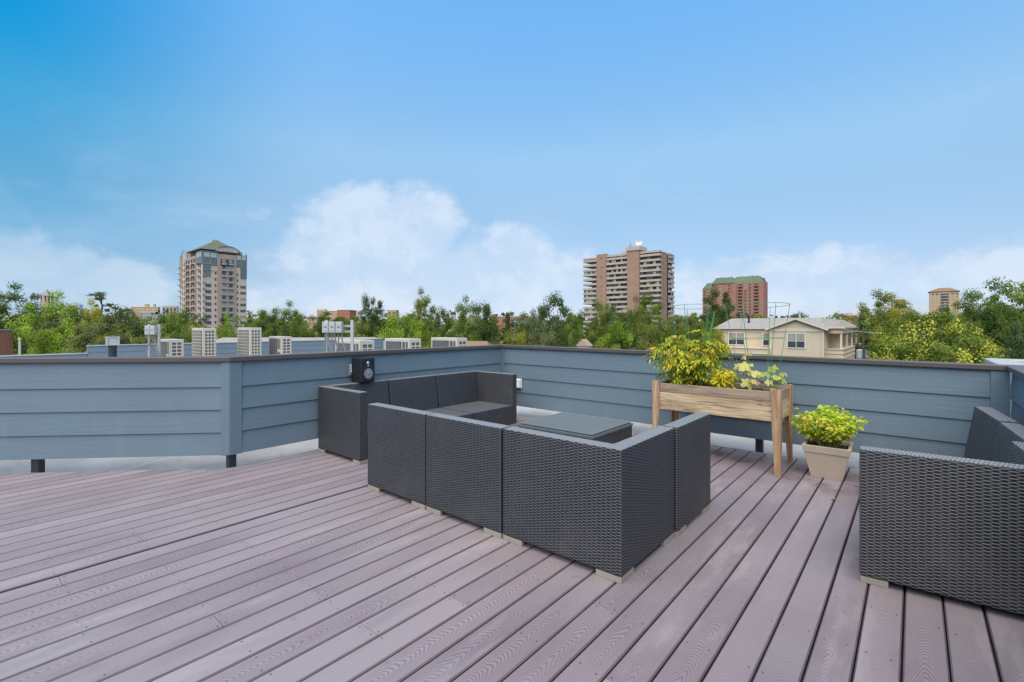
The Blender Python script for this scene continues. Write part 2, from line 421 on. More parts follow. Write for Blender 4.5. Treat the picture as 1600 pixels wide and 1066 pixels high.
# ------------------------------------------------------------------ deck
rnd = random.Random(4)
WX, WY, RX = -4.95, 5.66, .60                      # inner faces of the long, back and right-hand walls
CY = 1.76                                          # where the long wall turns 45 degrees
def deck():
    vs, fs, ms, uvs = [], [], [], []
    pitch, w, th = .1452, .1380, .026
    x = -7.6; i = 0
    def board(xa, xb, y0a, y0b, y1a, y1b, m=0):
        b = len(vs); ch = .0054; xc = (xa+xb)/2; cd = .0055
        # top (inset by a chamfer), chamfers, sides
        P = [(xa+ch,y0a,0),(xb-ch,y0b,0),(xb-ch,y1b,0),(xa+ch,y1a,0),
             (xa,y0a,-cd),(xb,y0b,-cd),(xb,y1b,-cd),(xa,y1a,-cd),
             (xa,y0a,-th),(xb,y0b,-th),(xb,y1b,-th),(xa,y1a,-th)]
        F = [(0,1,2,3),(4,5,1,0),(5,6,2,1),(6,7,3,2),(7,4,0,3),(8,9,5,4),(9,10,6,5),(10,11,7,6),(11,8,4,7)]
        vs.extend(P)
        for f in F:
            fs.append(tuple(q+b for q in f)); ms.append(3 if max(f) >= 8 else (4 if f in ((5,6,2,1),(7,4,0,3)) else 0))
            uvs.extend([(P[q][0]-xc, P[q][1]) for q in f])
    def screw(x, y):
        b = len(vs); n = 6; r = .0042
        for q in range(n):
            a = 2*math.pi*q/n; vs.append((x+r*math.cos(a), y+r*math.sin(a), .0006))
        fs.append(tuple(range(b, b+n))); ms.append(1); uvs.extend([(0,0)]*n)
    gap_at = -3.66
    while x < .9:
        xa, xb = x, x+w
        # far end follows the walls
        def far(xx):
            if xx < -5.02: return CY + (xx - WX) + .02
            return WY - .05
        ya, yb = far(xa), far(xb)
        if xa < -5.02 < xb: ya = yb = far(xa)
        y0 = -2.6
        js = sorted(rnd.sample([k*.407 for k in range(-5, 13)], 2)) if abs(ya-y0) > 3 else []
        if len(js) == 2 and js[1]-js[0] < 1.7: js = [js[rnd.randint(0,1)]]
        if x < -2.6 and rnd.random() < .55: js = js[:1] if rnd.random() < .4 else []
        js = [j for j in js if j < min(ya,yb)-.5 and j > y0+.4]
        cuts = [y0] + js
        for n, c in enumerate(cuts):
            e = cuts[n+1]-.0011 if n+1 < len(cuts) else None
            s0 = c + (.0011 if n else 0)
            if e is None: board(xa, xb, s0, s0, ya, yb)
            else: board(xa, xb, s0, s0, e, e)
        for k_ in range(-6, 15):
            yj = k_*.407
            if yj < min(ya,yb)-.03 and yj > -.4:
                if any(abs(yj-j) < .01 for j in js):
                    for dy in (-.018,.018):
                        for fx in (.025, w-.025): screw(xa+fx+rnd.uniform(-.004,.004), yj+dy+rnd.uniform(-.004,.004))
                elif rnd.random() < .8:
                    for fx in (.025, w-.025):
                        if rnd.random() < .85: screw(xa+fx+rnd.uniform(-.006,.006), yj+rnd.uniform(-.012,.012))
        step = pitch + rnd.uniform(-.0008, .0008)
        if x < gap_at < x+step: step += .021
        x += step; i += 1
    # flat dark sheets stand in for the shade seen down the gaps
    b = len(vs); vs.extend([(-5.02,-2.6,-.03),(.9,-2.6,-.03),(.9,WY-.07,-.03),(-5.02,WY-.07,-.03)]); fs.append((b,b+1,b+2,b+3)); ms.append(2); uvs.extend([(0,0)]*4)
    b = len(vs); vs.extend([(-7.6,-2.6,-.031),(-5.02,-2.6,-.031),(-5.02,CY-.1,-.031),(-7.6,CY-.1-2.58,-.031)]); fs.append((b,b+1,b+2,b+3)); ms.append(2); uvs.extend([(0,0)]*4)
    me = bpy.data.meshes.new('deck'); me.from_pydata(vs, [], fs)
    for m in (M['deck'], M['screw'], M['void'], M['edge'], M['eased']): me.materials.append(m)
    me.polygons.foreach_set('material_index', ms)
    ul = me.uv_layers.new(name='UVMap'); ul.data.foreach_set('uv', [c for q in uvs for c in q])
    o = bpy.data.objects.new('deck', me); C.objects.link(o)
    tag(o, 'brown violet composite deck boards running away across the roof terrace', 'deck', kind='structure')
deck()

# flat roof round the deck and the storeys below it
mb = MB()
mb.box(-19.9, 1.4, -12, 6.6, -12, -.065)
mb.box(-19.9, -5.9, 6.6, 14, -12, -.066)
tag(mb.build('flat_roof', M['membrane']), 'light grey membrane roof round the deck', 'roof', kind='structure')
mb = MB()
def strip(pts, z=-.061, w=.03):
    pass
# ------------------------------------------------------------------ parapet walls of blue lap siding
CAPZ = 1.05; BOT = .125
def lap_wall(name, label, A, B, nrm, trim0=.1, trim1=.1, posts=(), cap_ext=(0,0), laps=4, post_len=True, cut0=0, cut1=0, fall=(0,0)):
    """A,B: ends of the inner face on the ground, nrm: direction to the inner side"""
    A = Vector((A[0],A[1],0)); B = Vector((B[0],B[1],0)); L = (B-A).length; t = (B-A).normalized(); n = Vector((nrm[0],nrm[1],0)).normalized()
    ang = math.atan2(t.y, t.x)
    root = thing(name, label, 'parapet wall', A, ang)
    sgn = 1 if n.dot(Vector((-t.y,t.x,0))) > 0 else -1       # local +y towards the inner side?
    zt = CAPZ-.045
    ex = (zt-BOT-.02)/laps
    mb = MB()
    z1 = zt
    hs = [.238] + [(zt-BOT-.238)/(laps-1)]*(laps-1)
    for h in hs:
        z0 = z1-h
        poly = [(-.10*sgn, z0), (0.0, z0), (-.015*sgn, z1), (-.10*sgn, z1)]
        # each board laps 4 mm below the next one's top
        mb.prism([(a,b) for a,b in poly], trim0, L-trim1, 'x')
        z1 = z0
    mb.build('siding', M['siding'], root)
    # corner boards
    for (u0, u1) in ((0,trim0),(L-trim1,L)):
        if u1-u0 > .01:
            q = MB(); q.box(u0+(.001 if u0 == 0 else .001), u1-.001, min(.004*sgn,-.10*sgn), max(.004*sgn,-.10*sgn), BOT-.003, zt-.001)
            q.build('corner_board', M['siding'], root, bevel=.003, seg=1)
    # metal cap with a drip edge
    y0, y1 = sorted((.022*sgn, -.135*sgn))
    q = MB()
    a0, a1 = -cap_ext[0], L+cap_ext[1]
    ya, yb = .022*sgn, -.135*sgn
    # mitred plan
    plan = [(a0+cut0, ya), (a1-cut1, ya), (a1, yb), (a0, yb)]
    q.prism(plan, zt+.001, CAPZ, 'z')
    q.build('cap', M['cap'], root, bevel=.004, seg=1)
    for u in posts:
        q = MB(); q.box(u-.034, u+.034, min(-.02*sgn,-.09*sgn), max(-.02*sgn,-.09*sgn), -.06, BOT+.05)
        q.box(u-.05, u+.05, min(-.005*sgn,-.105*sgn), max(-.005*sgn,-.105*sgn), -.062, -.045)
        q.build('post', M['black'], root, bevel=.003, seg=1)
    for o in root.children:
        for v in o.data.vertices: v.co.z -= (fall[0]+(fall[1]-fall[0])*v.co.x/L)*max(0,(v.co.z-BOT))/(CAPZ-BOT)
    return root, sgn
# 45 degree wall on the left (seen flat-on), long wall, back wall, right wall
s45 = math.sqrt(.5); LL = 4.6
k45 = math.tan(R(22.5))
cA = (WX - LL*s45, CY - LL*s45)
rl, _ = lap_wall('parapet_wall', 'blue lap sided parapet at the left with a black post stub below it', cA, (WX, CY), (s45,-s45), 0, .085, posts=(LL-1.72,), cap_ext=(0,-.135*k45), cut1=-.157*k45)
lap_wall('parapet_wall', 'long blue parapet behind the far wicker sofa and the speaker', (WX, CY), (WX, WY), (1,0), .105, .035, posts=(.03,), cap_ext=(-.135*k45, .135), cut0=-.157*k45, cut1=.157)
lap_wall('parapet_wall', 'blue parapet behind the wooden planter and the beige pot', (WX, WY), (RX, WY), (0,-1), .035, .115, posts=(3.66,), cap_ext=(.135,.135), cut0=.157, cut1=.157, fall=(0,.034))
lap_wall('parapet_wall', 'blue parapet at the right edge behind the leaning sofa backs', (RX, WY), (RX, -1.5), (-1,0), .004, .0, posts=(), cap_ext=(.135,0), cut0=.157, fall=(.034,.034))

# ------------------------------------------------------------------ wicker sofa sections
SH = .70
def sofa(name, label, loc, rz, w, d, back=True, arms=(), group=None, sb=0.0):
    """local frame: back along x at y=0 (outer face), seat towards +y; arms: 'l' at x=0, 'r' at x=w; sb: how far the back leans"""
    root = thing(name, label, 'sofa section', loc, rz, group)
    z0 = .035; uvo = (random.Random(label).random(), 0)
    e = .004
    q = MB()
    ax0 = .10 if 'l' in arms else e; ax1 = w-.10 if 'r' in arms else w-e
    q.box(ax0+.001, ax1-.001, .17, d, z0, .285)
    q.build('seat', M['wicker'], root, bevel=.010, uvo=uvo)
    q = MB()
    q.prism([(0,z0),(.165,z0),(.165,.286),(.10,SH),(0,SH)], .099 if 'l' in arms else e, w-.099 if 'r' in arms else w-e, 'x')
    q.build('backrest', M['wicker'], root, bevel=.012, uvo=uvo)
    for a in arms:
        q = MB()
        x0, x1 = (e, .098) if a == 'l' else (w-.098, w-e)
        q.prism([(0,z0),(d,z0),(d,SH-.001),(0,SH-.001)], x0, x1, 'x')
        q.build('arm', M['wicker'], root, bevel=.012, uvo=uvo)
    for fx, sx in ((e, 1), (w-e, -1)):
        for fy, sy in ((0, 1), (d, -1)):
            q = MB()
            q.prism([(fx+.004*sx, fy+.004*sy), (fx+.155*sx, fy+.004*sy), (fx+.155*sx, fy+.03*sy), (fx+.03*sx, fy+.03*sy), (fx+.03*sx, fy+.12*sy), (fx+.004*sx, fy+.12*sy)], 0.0, .033, 'z')
            q.build('foot', M['foot'], root, bevel=.002, seg=1)
    return root
# near L-shaped set: backs to the viewer along Y=2.27, then along X=-1.14
NY = 2.268
sofa('sofa_section', 'dark wicker sofa section seen from behind, at the left end of the near row', (-3.467,NY,0), 0, .737, .74)
sofa('sofa_section', 'dark wicker sofa section seen from behind, in the middle of the near row', (-2.727,NY,0), 0, .737, .74)
def corner_sofa(label, x0, y0, w, d):
    root = thing('corner_sofa_section', label, 'sofa section', (x0,y0,0), 0)
    z0 = .035; e = .004; uvo = (.37,0)
    q = MB(); q.box(e, w-.17, .17, d-e, z0, .285); q.build('seat', M['wicker'], root, bevel=.01, uvo=uvo)
    q = MB()   # two backs meeting in a mitred corner, one shell
    def ring(ins, z): return [(e, ins, z), (w-ins, ins, z), (w-ins, d-e, z)]
    o0, o1 = ring(0, z0), ring(0, SH); i0, ib, i1 = ring(.165, z0), ring(.165,.286), ring(.10, SH)
    V = o0+o1+i0+ib+i1
    Fs = []
    for k_ in (0,1):
        Fs += [(k_,k_+1,3+k_+1,3+k_), (3+k_,3+k_+1,12+k_+1,12+k_), (12+k_,12+k_+1,9+k_+1,9+k_), (9+k_,9+k_+1,6+k_+1,6+k_), (6+k_,6+k_+1,k_+1,k_)]
    Fs += [(0,3,12,9,6), (2,5,14,11,8)]
    q.add(V, Fs); q.build('backrest', M['wicker'], root, bevel=.012, uvo=uvo)
    for fx, sx in ((0, 1), (w, -1)):
        for fy, sy in ((0, 1), (d, -1)):
            q = MB()
            q.prism([(fx+.004*sx, fy+.004*sy), (fx+.155*sx, fy+.004*sy), (fx+.155*sx, fy+.03*sy), (fx+.03*sx, fy+.03*sy), (fx+.03*sx, fy+.155*sy), (fx+.004*sx, fy+.155*sy)], 0.0, .033, 'z')
            q.build('foot', M['foot'], root, bevel=.002, seg=1)
    return root
corner_sofa('dark wicker corner section whose sharp back corner juts towards the viewer', -1.985, NY, .822, .722)
# side section: its back faces +X
sofa('sofa_section', 'narrow dark wicker section behind the jutting corner, nearest the wooden planter', (-1.150,2.998,0), R(90), .655, .74)
# far sofa along the long wall: back towards -X
def far_sofa(label, y0, w, arms):
    return sofa('sofa_section', label, (-4.90,y0+w,0), R(-90), w, .79, True, arms)
far_sofa('dark wicker sofa end with an arm, below the black speaker', 2.60, .83, ('r',))
far_sofa('dark armless wicker section in the middle of the far sofa along the long wall', 3.435, .735, ())
far_sofa('dark wicker end section with empty seat and arm near the white outlet box', 4.175, .83, ('l',))
# right-hand set, turned a few degrees
ra = R(3.9); rx0, ry0 = -.222, 3.094
ux = Vector((math.cos(ra), math.sin(ra), 0)); uy = Vector((-math.sin(ra), math.cos(ra), 0))
DR = .735
DR = .785
o = Vector((rx0,ry0,0)) + ux*DR
sofa('sofa_section', 'large dark wicker sofa end panel filling the lower right of the view', o, ra+R(90), .72, DR, True, ('l',))
sofa('sofa_section', 'dark wicker sofa back showing behind the big end panel at the right edge', (.578,3.875,0), R(93.5), .70, .76)
sofa('sofa_section', 'dark leaning wicker sofa back nearest the inner corner of the walls', (.535,4.64,0), R(95.5), .72, .76)

# ------------------------------------------------------------------ coffee table
t = thing('coffee_table', 'low square wicker coffee table with frosted glass top between the sofas', 'coffee table', (-3.20,3.91,0), 0)
q = MB(); q.box(0,.90,0,.82,.05,.285); q.build('base', M['wicker'], t, bevel=.008)
q = MB(); q.box(-.006,.906,-.006,.826,.286,.312); q.box(.03,.87,.03,.79,.3125,.318)
q.build('table_rim', M['rim'], t, bevel=.003, seg=1)
q = MB(); q.box(.012,.888,.012,.808,.3185,.326); q.build('glass_top', M['glass'], t, bevel=.002, seg=1)
for fx in (.03,.83):
    for fy in (.03,.75):
        q = MB(); q.box(fx,fx+.05,fy,fy+.05,0,.049); q.build('leg', M['foot'], t)

# ------------------------------------------------------------------ raised wooden planter
PX0, PX1, PY0, PY1 = -2.13, -.925, 4.85, 5.42
t = thing('raised_planter', 'raised cedar planter box on four legs against the blue wall', 'planter', (PX0,PY0,0), 0)
pw, pd = PX1-PX0, PY1-PY0
zb, zt = .468, .745
for (sx, x) in ((1,0),(-1,pw)):
    for (sy, y) in ((1,0),(-1,pd)):
        q = MB()
        # L-shaped leg of two tapering boards
        a = [(x, 0.0), (x+.075*sx, 0.0), (x+.075*sx, .0), ]
        top = .765
        q.add([(x,y,0),(x+.045*sx,y,0),(x+.072*sx,y,zb),(x+.072*sx,y,top),(x,y,top),
               (x,y+.019*sy,0),(x+.045*sx,y+.019*sy,0),(x+.072*sx,y+.019*sy,zb),(x+.072*sx,y+.019*sy,top),(x,y+.019*sy,top)],
              [(0,1,2,3,4),(9,8,7,6,5),(0,5,6,1),(1,6,7,2),(2,7,8,3),(3,8,9,4),(4,9,5,0)])
        q.add([(x,y+.0195*sy,0),(x,y+.06*sy,0),(x,y+.085*sy,zb),(x,y+.085*sy,top),(x,y+.0195*sy,top),
               (x+.019*sx,y+.0195*sy,0),(x+.019*sx,y+.06*sy,0),(x+.019*sx,y+.085*sy,zb),(x+.019*sx,y+.085*sy,top),(x+.019*sx,y+.0195*sy,top)],
              [(0,1,2,3,4),(9,8,7,6,5),(0,5,6,1),(1,6,7,2),(2,7,8,3),(3,8,9,4),(4,9,5,0)])
        o = q.build('leg', M['cedar_leg'], t)
        # grain runs up the leg
        for l in o.data.uv_layers[0].data: l.uv = (l.uv[1], l.uv[0])
h3 = (zt-zb)/3
for nm, i0, i1, mt in (('box', 0, 2, 'cedar'), ('top_board', 2, 3, 'cedar_grey')):
    q = MB()
    for i in range(i0, i1):
        z0, z1 = zb+i*h3+.0015, zb+(i+1)*h3-.0015
        q.box(.022,pw-.022,.0205,.040,z0,z1); q.box(.022,pw-.022,pd-.040,pd-.0205,z0,z1)
        q.box(.0205,.040,.041,pd-.041,z0,z1); q.box(pw-.040,pw-.0205,.041,pd-.041,z0,z1)
    if i0 == 0: q.box(.041,pw-.041,.041,pd-.041,zb+.01,zb+.03)
    q.build(nm, M[mt], t, bevel=.003, seg=1)
q = MB()
nx, ny = 24, 12
g = np.random.default_rng(2)
vs = []
for j in range(ny+1):
    for i in range(nx+1): vs.append((.041+(pw-.082)*i/nx, .041+(pd-.082)*j/ny, .695+float(g.normal(0,.008))))
q.add(vs, [(j*(nx+1)+i, j*(nx+1)+i+1, (j+1)*(nx+1)+i+1, (j+1)*(nx+1)+i) for j in range(ny) for i in range(nx)])
q.build('soil', M['soil'], t)

# ------------------------------------------------------------------ square pot
t = thing('plant_pot', 'square tapered beige plastic pot beside the planter', 'pot', (-.60,5.14,0), R(2))
q = MB()
hb, ht, H = .118, .168, .285
def sq(h, z): return [(-h,-h,z),(h,-h,z),(h,h,z),(-h,h,z)]
rings = [sq(hb,0), sq(ht-.004,H-.062), sq(ht+.004,H-.060), sq(ht+.014,H-.002), sq(ht+.012,H), sq(ht-.012,H), sq(ht-.016,H-.04)]
V = [p for r_ in rings for p in r_]; F = [(3,2,1,0)]
for i in range(len(rings)-1):
    for k_ in range(4): F.append((4*i+k_, 4*i+(k_+1)%4, 4*(i+1)+(k_+1)%4, 4*(i+1)+k_))
F.append(tuple(4*(len(rings)-1)+k_ for k_ in range(4)))
q.add(V, F); q.build('pot_shell', M['pot'], t, bevel=.006, seg=2)
q = MB(); vs = []
for j in range(9):
    for i in range(9): vs.append((-.15+.3*i/8, -.15+.3*j/8, H-.03+float(g.normal(0,.006))))
q.add(vs, [(j*9+i, j*9+i+1, (j+1)*9+i+1, (j+1)*9+i) for j in range(8) for i in range(8)])
q.build('soil', M['soil'], t)

# ------------------------------------------------------------------ speaker on the sofa back
t = thing('speaker', 'small black loudspeaker with grey cone standing on the far sofa back', 'speaker', (-4.83,3.12,.705), R(4))
q = MB(); q.box(-.105,.075,-.095,.095,0,.275); q.build('cabinet', M['spk'], t, bevel=.014, seg=3)
MX = Matrix.Rotation(R(90), 4, 'Y')
def disc(nm, mt, prof, z, y=0):
    q = MB(); q.lathe(prof, 28, 0, Matrix.Translation((.075,y,z)) @ MX); return q.build(nm, M[mt], t, smooth=False)
disc('woofer_ring', 'black', [(.080,0),(.080,.004),(.072,.007),(.064,.003)], .10)
disc('woofer', 'cone', [(.058,.0062),(.056,.0065),(.044,.0045),(.026,.0035),(.016,.009),(.006,.011)], .10)
disc('tweeter', 'silver', [(.020,0),(.019,.003),(.012,.008),(.004,.011)], .218)
q = MB(); q.prism([(-.012,.185),(.012,.185),(0,.200)], .0765, .078, 'x'); q.build('badge', M['white_pl'], t)
q = MB(); q.tube([(-.10,-.10,.20),(-.07,-.125,.19),(-.06,-.125,.12),(-.09,-.11,.09)], .008, 6); q.box(-.112,-.104,-.125,-.098,.08,.20)
q.build('wall_bracket', M['galv'], t)

# white outlet cover on the back wall
t = thing('outlet_cover', 'white weatherproof outlet cover on the blue back wall', 'outlet', (-4.60,WY-.005,.40), 0)
q = MB(); q.box(-.055,.055,-.012,0,0,.145); q.build('back_plate', M['white_pl'], t, bevel=.003, seg=1)
q = MB(); q.box(-.048,.048,-.06,-.0125,.012,.14); q.build('hinged_cover', M['white_pl'], t, bevel=.008)
q = MB(); q.tube([(-.02,-.04,.012),(-.02,-.04,-.02)], .008, 6); q.build('cord_inlet', M['black'], t)
# dead leaf lying on the boards
p = PT(1297, FPX*CH/(781-HOR), z=.006)
q = MB(); q.add([(0,0,0),(.018,.014,.008),(.05,.004,.002),(.02,-.014,.010)], [(0,1,2),(0,2,3)])
M['deadleaf'] = m_plain('dry_leaf', (.42,.19,.05,1), .8)
o = q.build('dead_leaf', M['deadleaf'], loc=p); tag(o, 'curled orange brown leaf lying on the deck boards', 'leaf')
# ------------------------------------------------------------------ leaves
def mesh_np(name, V, nf, fsz, mat, tone, parent=None, smooth=False):
    """V (n,3); faces are consecutive runs; fsz verts per face; tone per face"""
    me = bpy.data.meshes.new(name)
    nv = len(V); me.vertices.add(nv); me.vertices.foreach_set('co', V.astype(np.float32).ravel())
    me.loops.add(nf.size); me.loops.foreach_set('vertex_index', nf.astype(np.int32).ravel())
    k = nf.size//fsz
    me.polygons.add(k); me.polygons.foreach_set('loop_start', np.arange(0, nf.size, fsz, dtype=np.int32))
    me.update(calc_edges=True)
    a = me.attributes.new('tone', 'FLOAT', 'FACE'); a.data.foreach_set('value', np.clip(tone,0,1).astype(np.float32))
    me.materials.append(mat)
    o = bpy.data.objects.new(name, me); C.objects.link(o)
    if parent: o.parent = parent
    return o
def unit(a): return a/np.maximum(np.linalg.norm(a, axis=1, keepdims=True), 1e-9)
def leaves(P, D, Nn, L, Wd, fold=.25, droop=.2):
    """six-vert leaves: base, two pairs of sides, tip; folded along the midrib. returns V, face index array (4-gons)"""
    D = unit(D); Sd = unit(np.cross(D, Nn)); U = np.cross(Sd, D)
    L = L[:,None]; Wd = Wd[:,None]
    base = P; tip = P + D*L - U*L*droop
    r1 = P + D*L*.32 + Sd*Wd*.5 + U*Wd*fold; r2 = P + D*L*.68 + Sd*Wd*.40 + U*(Wd*fold*.8 - L*droop*.4)
    l1 = P + D*L*.32 - Sd*Wd*.5 + U*Wd*fold; l2 = P + D*L*.68 - Sd*Wd*.40 + U*(Wd*fold*.8 - L*droop*.4)
    V = np.stack([base, r1, r2, tip, l2, l1], 1).reshape(-1,3)
    n = len(P); b = (np.arange(n)*6)[:,None]
    F = np.concatenate([b+np.array([[0,1,2,3]]), b+np.array([[0,3,4,5]])], 1).reshape(-1)
    return V, F
def rhomb(P, D, Nn, L, Wd):
    D = unit(D); Sd = unit(np.cross(D, Nn)); L = L[:,None]; Wd = Wd[:,None]
    V = np.stack([P-D*L*.5, P+Sd*Wd*.5, P+D*L*.5, P-Sd*Wd*.5], 1).reshape(-1,3)
    return V, np.arange(len(P)*4)

# ------------------------------------------------------------------ container plants
M['tomato'] = m_leafcol('tomato_leaf', [(0,rgb(96,128,36)), (.3,rgb(160,180,48)), (.58,rgb(212,208,60)), (.8,rgb(228,196,60)), (.93,rgb(212,134,50)), (1,rgb(160,90,44))], .42)
M['pepper'] = m_leafcol('narrow_yellow_leaf', [(0,rgb(126,150,36)), (.4,rgb(206,204,48)), (.8,rgb(236,216,70)), (1,rgb(210,150,50))], .42)
M['squash'] = m_leafcol('squash_leaf', [(0,rgb(120,156,64)), (.4,rgb(190,200,100)), (.8,rgb(226,214,136)), (1,rgb(196,158,100))], .45)
M['basil'] = m_leafcol('basil_leaf', [(0,rgb(108,164,30)), (.45,rgb(176,212,44)), (.8,rgb(218,222,76)), (1,rgb(226,206,112))], .45)

def bushy(name, label, cat, loc, rx, ry, h, nst, mat, leafL, leafW, per, seed, droop=.3, top=1.0, pinnate=False, lean=(0,0), tone=(0.5,.2), fill=1.0, stem=.004, z_lo=.1):
    g = np.random.default_rng(seed)
    root = thing(name, label, cat, loc)
    mb = MB(); P=[]; D=[]; Nn=[]; L=[]; Wd=[]; T=[]
    for s in range(nst):
        a = g.uniform(0, 2*np.pi); rr = math.sqrt(g.uniform(.02,1))
        tip = np.array([rx*rr*math.cos(a)+lean[0], ry*rr*math.sin(a)+lean[1], h*(g.uniform(.55,1.0) if rr > .6 else g.uniform(.75,1.0))*(1-.25*rr*rr)*top])
        b = np.array([tip[0]*.25, tip[1]*.25, 0]); m1 = b*.5+tip*.5+np.array([tip[0]*.1, tip[1]*.1, h*.12])
        path = []
        for u in np.linspace(0,1,7): path.append((1-u)**2*b + 2*u*(1-u)*m1 + u*u*tip)
        mb.tube([tuple(p) for p in path], [stem*(1-.7*i/6) for i in range(7)], 5)
        st_tone = g.normal(tone[0], tone[1])
        for k in range(per):
            u = z_lo+(1-z_lo)*g.uniform(0,1)**.7
            p = (1-u)**2*b + 2*u*(1-u)*m1 + u*u*tip
            az = g.uniform(0,2*np.pi); out = np.array([math.cos(az), math.sin(az), g.uniform(-.35,.55)])
            if pinnate:                            # one compound leaf: a rachis with leaflets
                ln = leafL*g.uniform(2.0,3.6); rd = out/np.linalg.norm(out)
                end = p+rd*ln+np.array([0,0,-ln*droop])
                mb.tube([tuple(p), tuple((p+end)/2+np.array([0,0,ln*.10])), tuple(end)], [.0016,.0013,.0008], 3, cap=False)
                tn = st_tone + g.normal(0,.12)
                for q in range(7):
                    w = .35+.65*(q//2)/3 if q < 6 else 1.0
                    side = np.cross(rd, [0,0,1]); side /= max(np.linalg.norm(side),1e-6); sg = 1 if q%2 else -1
                    pp = p*(1-w)+end*w+np.array([0,0,ln*.10*4*w*(1-w)*.5])
                    dd = rd*.6+side*sg*.8+np.array([0,0,-.25]) if q < 6 else rd+np.array([0,0,-.4])
                    P.append(pp); D.append(dd); Nn.append(np.array([g.normal(0,.35),g.normal(0,.35),1])); L.append(leafL*g.uniform(.7,1.15)); Wd.append(leafW*g.uniform(.8,1.2)); T.append(tn+g.normal(0,.09))
            else:
                off = out*g.uniform(.2,1.0)*leafL*.6
                P.append(p+off); D.append(out+np.array([0,0,-droop*.5])); Nn.append(np.array([g.normal(0,.5),g.normal(0,.5),1])); L.append(leafL*g.uniform(.6,1.2)); Wd.append(leafW*g.uniform(.7,1.2)); T.append(st_tone+g.normal(0,.12)+.12*(1-u))
    mb.build('stem', M['stem'], root)
    V, F = leaves(np.array(P), np.array(D), np.array(Nn), np.array(L), np.array(Wd), .22, droop)
    mesh_np('foliage', V, F, 4, mat, np.repeat(np.array(T),2), root)
    return root
SZ = .695
bushy('tomato_plant', 'big yellow green tomato plant with orange tipped leaves at the left end of the planter', 'tomato plant', (-1.88,5.14,SZ), .36,.28,.66, 32, M['tomato'], .048,.018, 12, 11, .55, 1.0, True, (.03,0), (.40,.16), stem=.005, z_lo=.15)
bushy('pepper_plant', 'low bushy plant with narrow yellow leaves beside the tomato plant', 'plant', (-1.47,5.04,SZ), .17,.15,.25, 22, M['pepper'], .072,.020, 14, 5, .35, 1.0, False, (0,0), (.46,.15))
def squash(label, loc, spec, seed):
    g = np.random.default_rng(seed); root = thing('squash_plant', label, 'squash plant', loc)
    mb = MB(); Vs=[]; Fs=[]; T=[]; nb=0
    for (dx, dy, dz, size, tn) in spec:
        tip = np.array([dx,dy,dz]); mb.tube([(dx*.2,dy*.2,0),(dx*.5,dy*.5,dz*.75),tuple(tip)], [.005,.004,.003], 5)
        n = 22; az0 = g.uniform(0,6.28); tl = np.array([g.normal(0,.35)+.25, g.normal(0,.35)-.55, 1]); tl /= np.linalg.norm(tl)
        a1 = np.cross(tl,[0,0,1.0]); a1 /= np.linalg.norm(a1); a2 = np.cross(tl,a1)
        ring = []
        for k in range(n):
            a = 2*np.pi*k/n; r = size*(.80+.22*math.cos(5*a+az0)+.05*g.normal())*(.55 if abs(a-np.pi) < .25 else 1)
            ring.append(tip + (a1*math.cos(a)+a2*math.sin(a))*r + tl*(-.28*r + .012*math.sin(7*a)) + tl*g.normal(0,.004))
        mid = [tip + (q-tip)*.5 + tl*(size*.10+g.normal(0,.004)) for q in ring]
        Vs += [tip]+mid+ring
        for k in range(n):
            j = (k+1)%n
            Fs += [(nb,nb+1+k,nb+1+j), (nb+1+k,nb+1+n+k,nb+1+n+j), (nb+1+k,nb+1+n+j,nb+1+j)]
            T += [tn+g.normal(0,.05), tn+.1+g.normal(0,.08), tn+.1+g.normal(0,.08)]
        nb += 1+2*n
    mb.build('stem', M['stem'], root)
    mesh_np('foliage', np.array(Vs), np.array(Fs).ravel(), 3, M['squash'], np.array(T), root)
squash('squash plant with big pale yellow leaves in the middle right of the planter', (-1.26,5.10,SZ),
       [(-.03,.06,.36,.065,.85),(-.02,-.02,.26,.085,.7),(.05,.02,.20,.085,.65),(-.12,-.03,.17,.065,.75),(.02,-.05,.10,.075,.55),(.10,.05,.16,.06,.4),(-.10,.09,.24,.06,.3),(.08,-.07,.12,.06,.85)], 3)
squash('wilting pale green squash plant at the right end of the planter', (-1.03,5.10,SZ),
       [(-.02,.04,.24,.055,.25),(.03,-.01,.17,.065,.35),(-.06,0,.19,.05,.2),(.06,.04,.13,.05,.5),(.03,-.07,.05,.05,.95),(-.03,-.05,.12,.045,.6),(.08,.0,.20,.04,.15)], 8)
bushy('basil_plant', 'bright lime green leafy herb spilling over the beige pot', 'herb plant', (-.60,5.14,.255), .265,.25,.38, 56, M['basil'], .046,.030, 24, 21, .30, 1.0, False, (0,0), (.66,.18), stem=.0035, z_lo=.2)

# ------------------------------------------------------------------ wire cages and a stake
def cage(label, base, r0, r1, z0, z1, legs, rings, tilt, az):
    t = thing('tomato_cage', label, 'tomato cage', (base[0],base[1],SZ), az)
    t.rotation_euler = (tilt[0], tilt[1], az)
    H = z1-z0
    q = MB()
    for k in range(legs):
        a = 2*math.pi*k/legs
        q.tube([(r0*.75*math.cos(a), r0*.75*math.sin(a), -.12), (r1*math.cos(a), r1*math.sin(a), H)], .0026, 5)
    q.build('wire_legs', M['green_wire'], t)
    for u in rings:
        r = r0*.78+(r1-r0*.78)*u; q = MB()
        q.tube([(r*math.cos(2*math.pi*k/36), r*math.sin(2*math.pi*k/36), H*u) for k in range(36)], .0024, 5, closed=True)
        q.build('wire_ring', M['green_wire'], t)
cage('wide green wire tomato cage standing above the squash leaves', (-1.16,5.14), .16, .285, SZ, 1.545, 6, (.42,.62,1.0), (R(-3),R(-1.5)), .3)
cage('green wire tomato cage rising out of the yellow tomato plant', (-1.80,5.14), .12, .20, SZ, 1.555, 5, (.5,1.0), (R(-5),R(2)), .9)
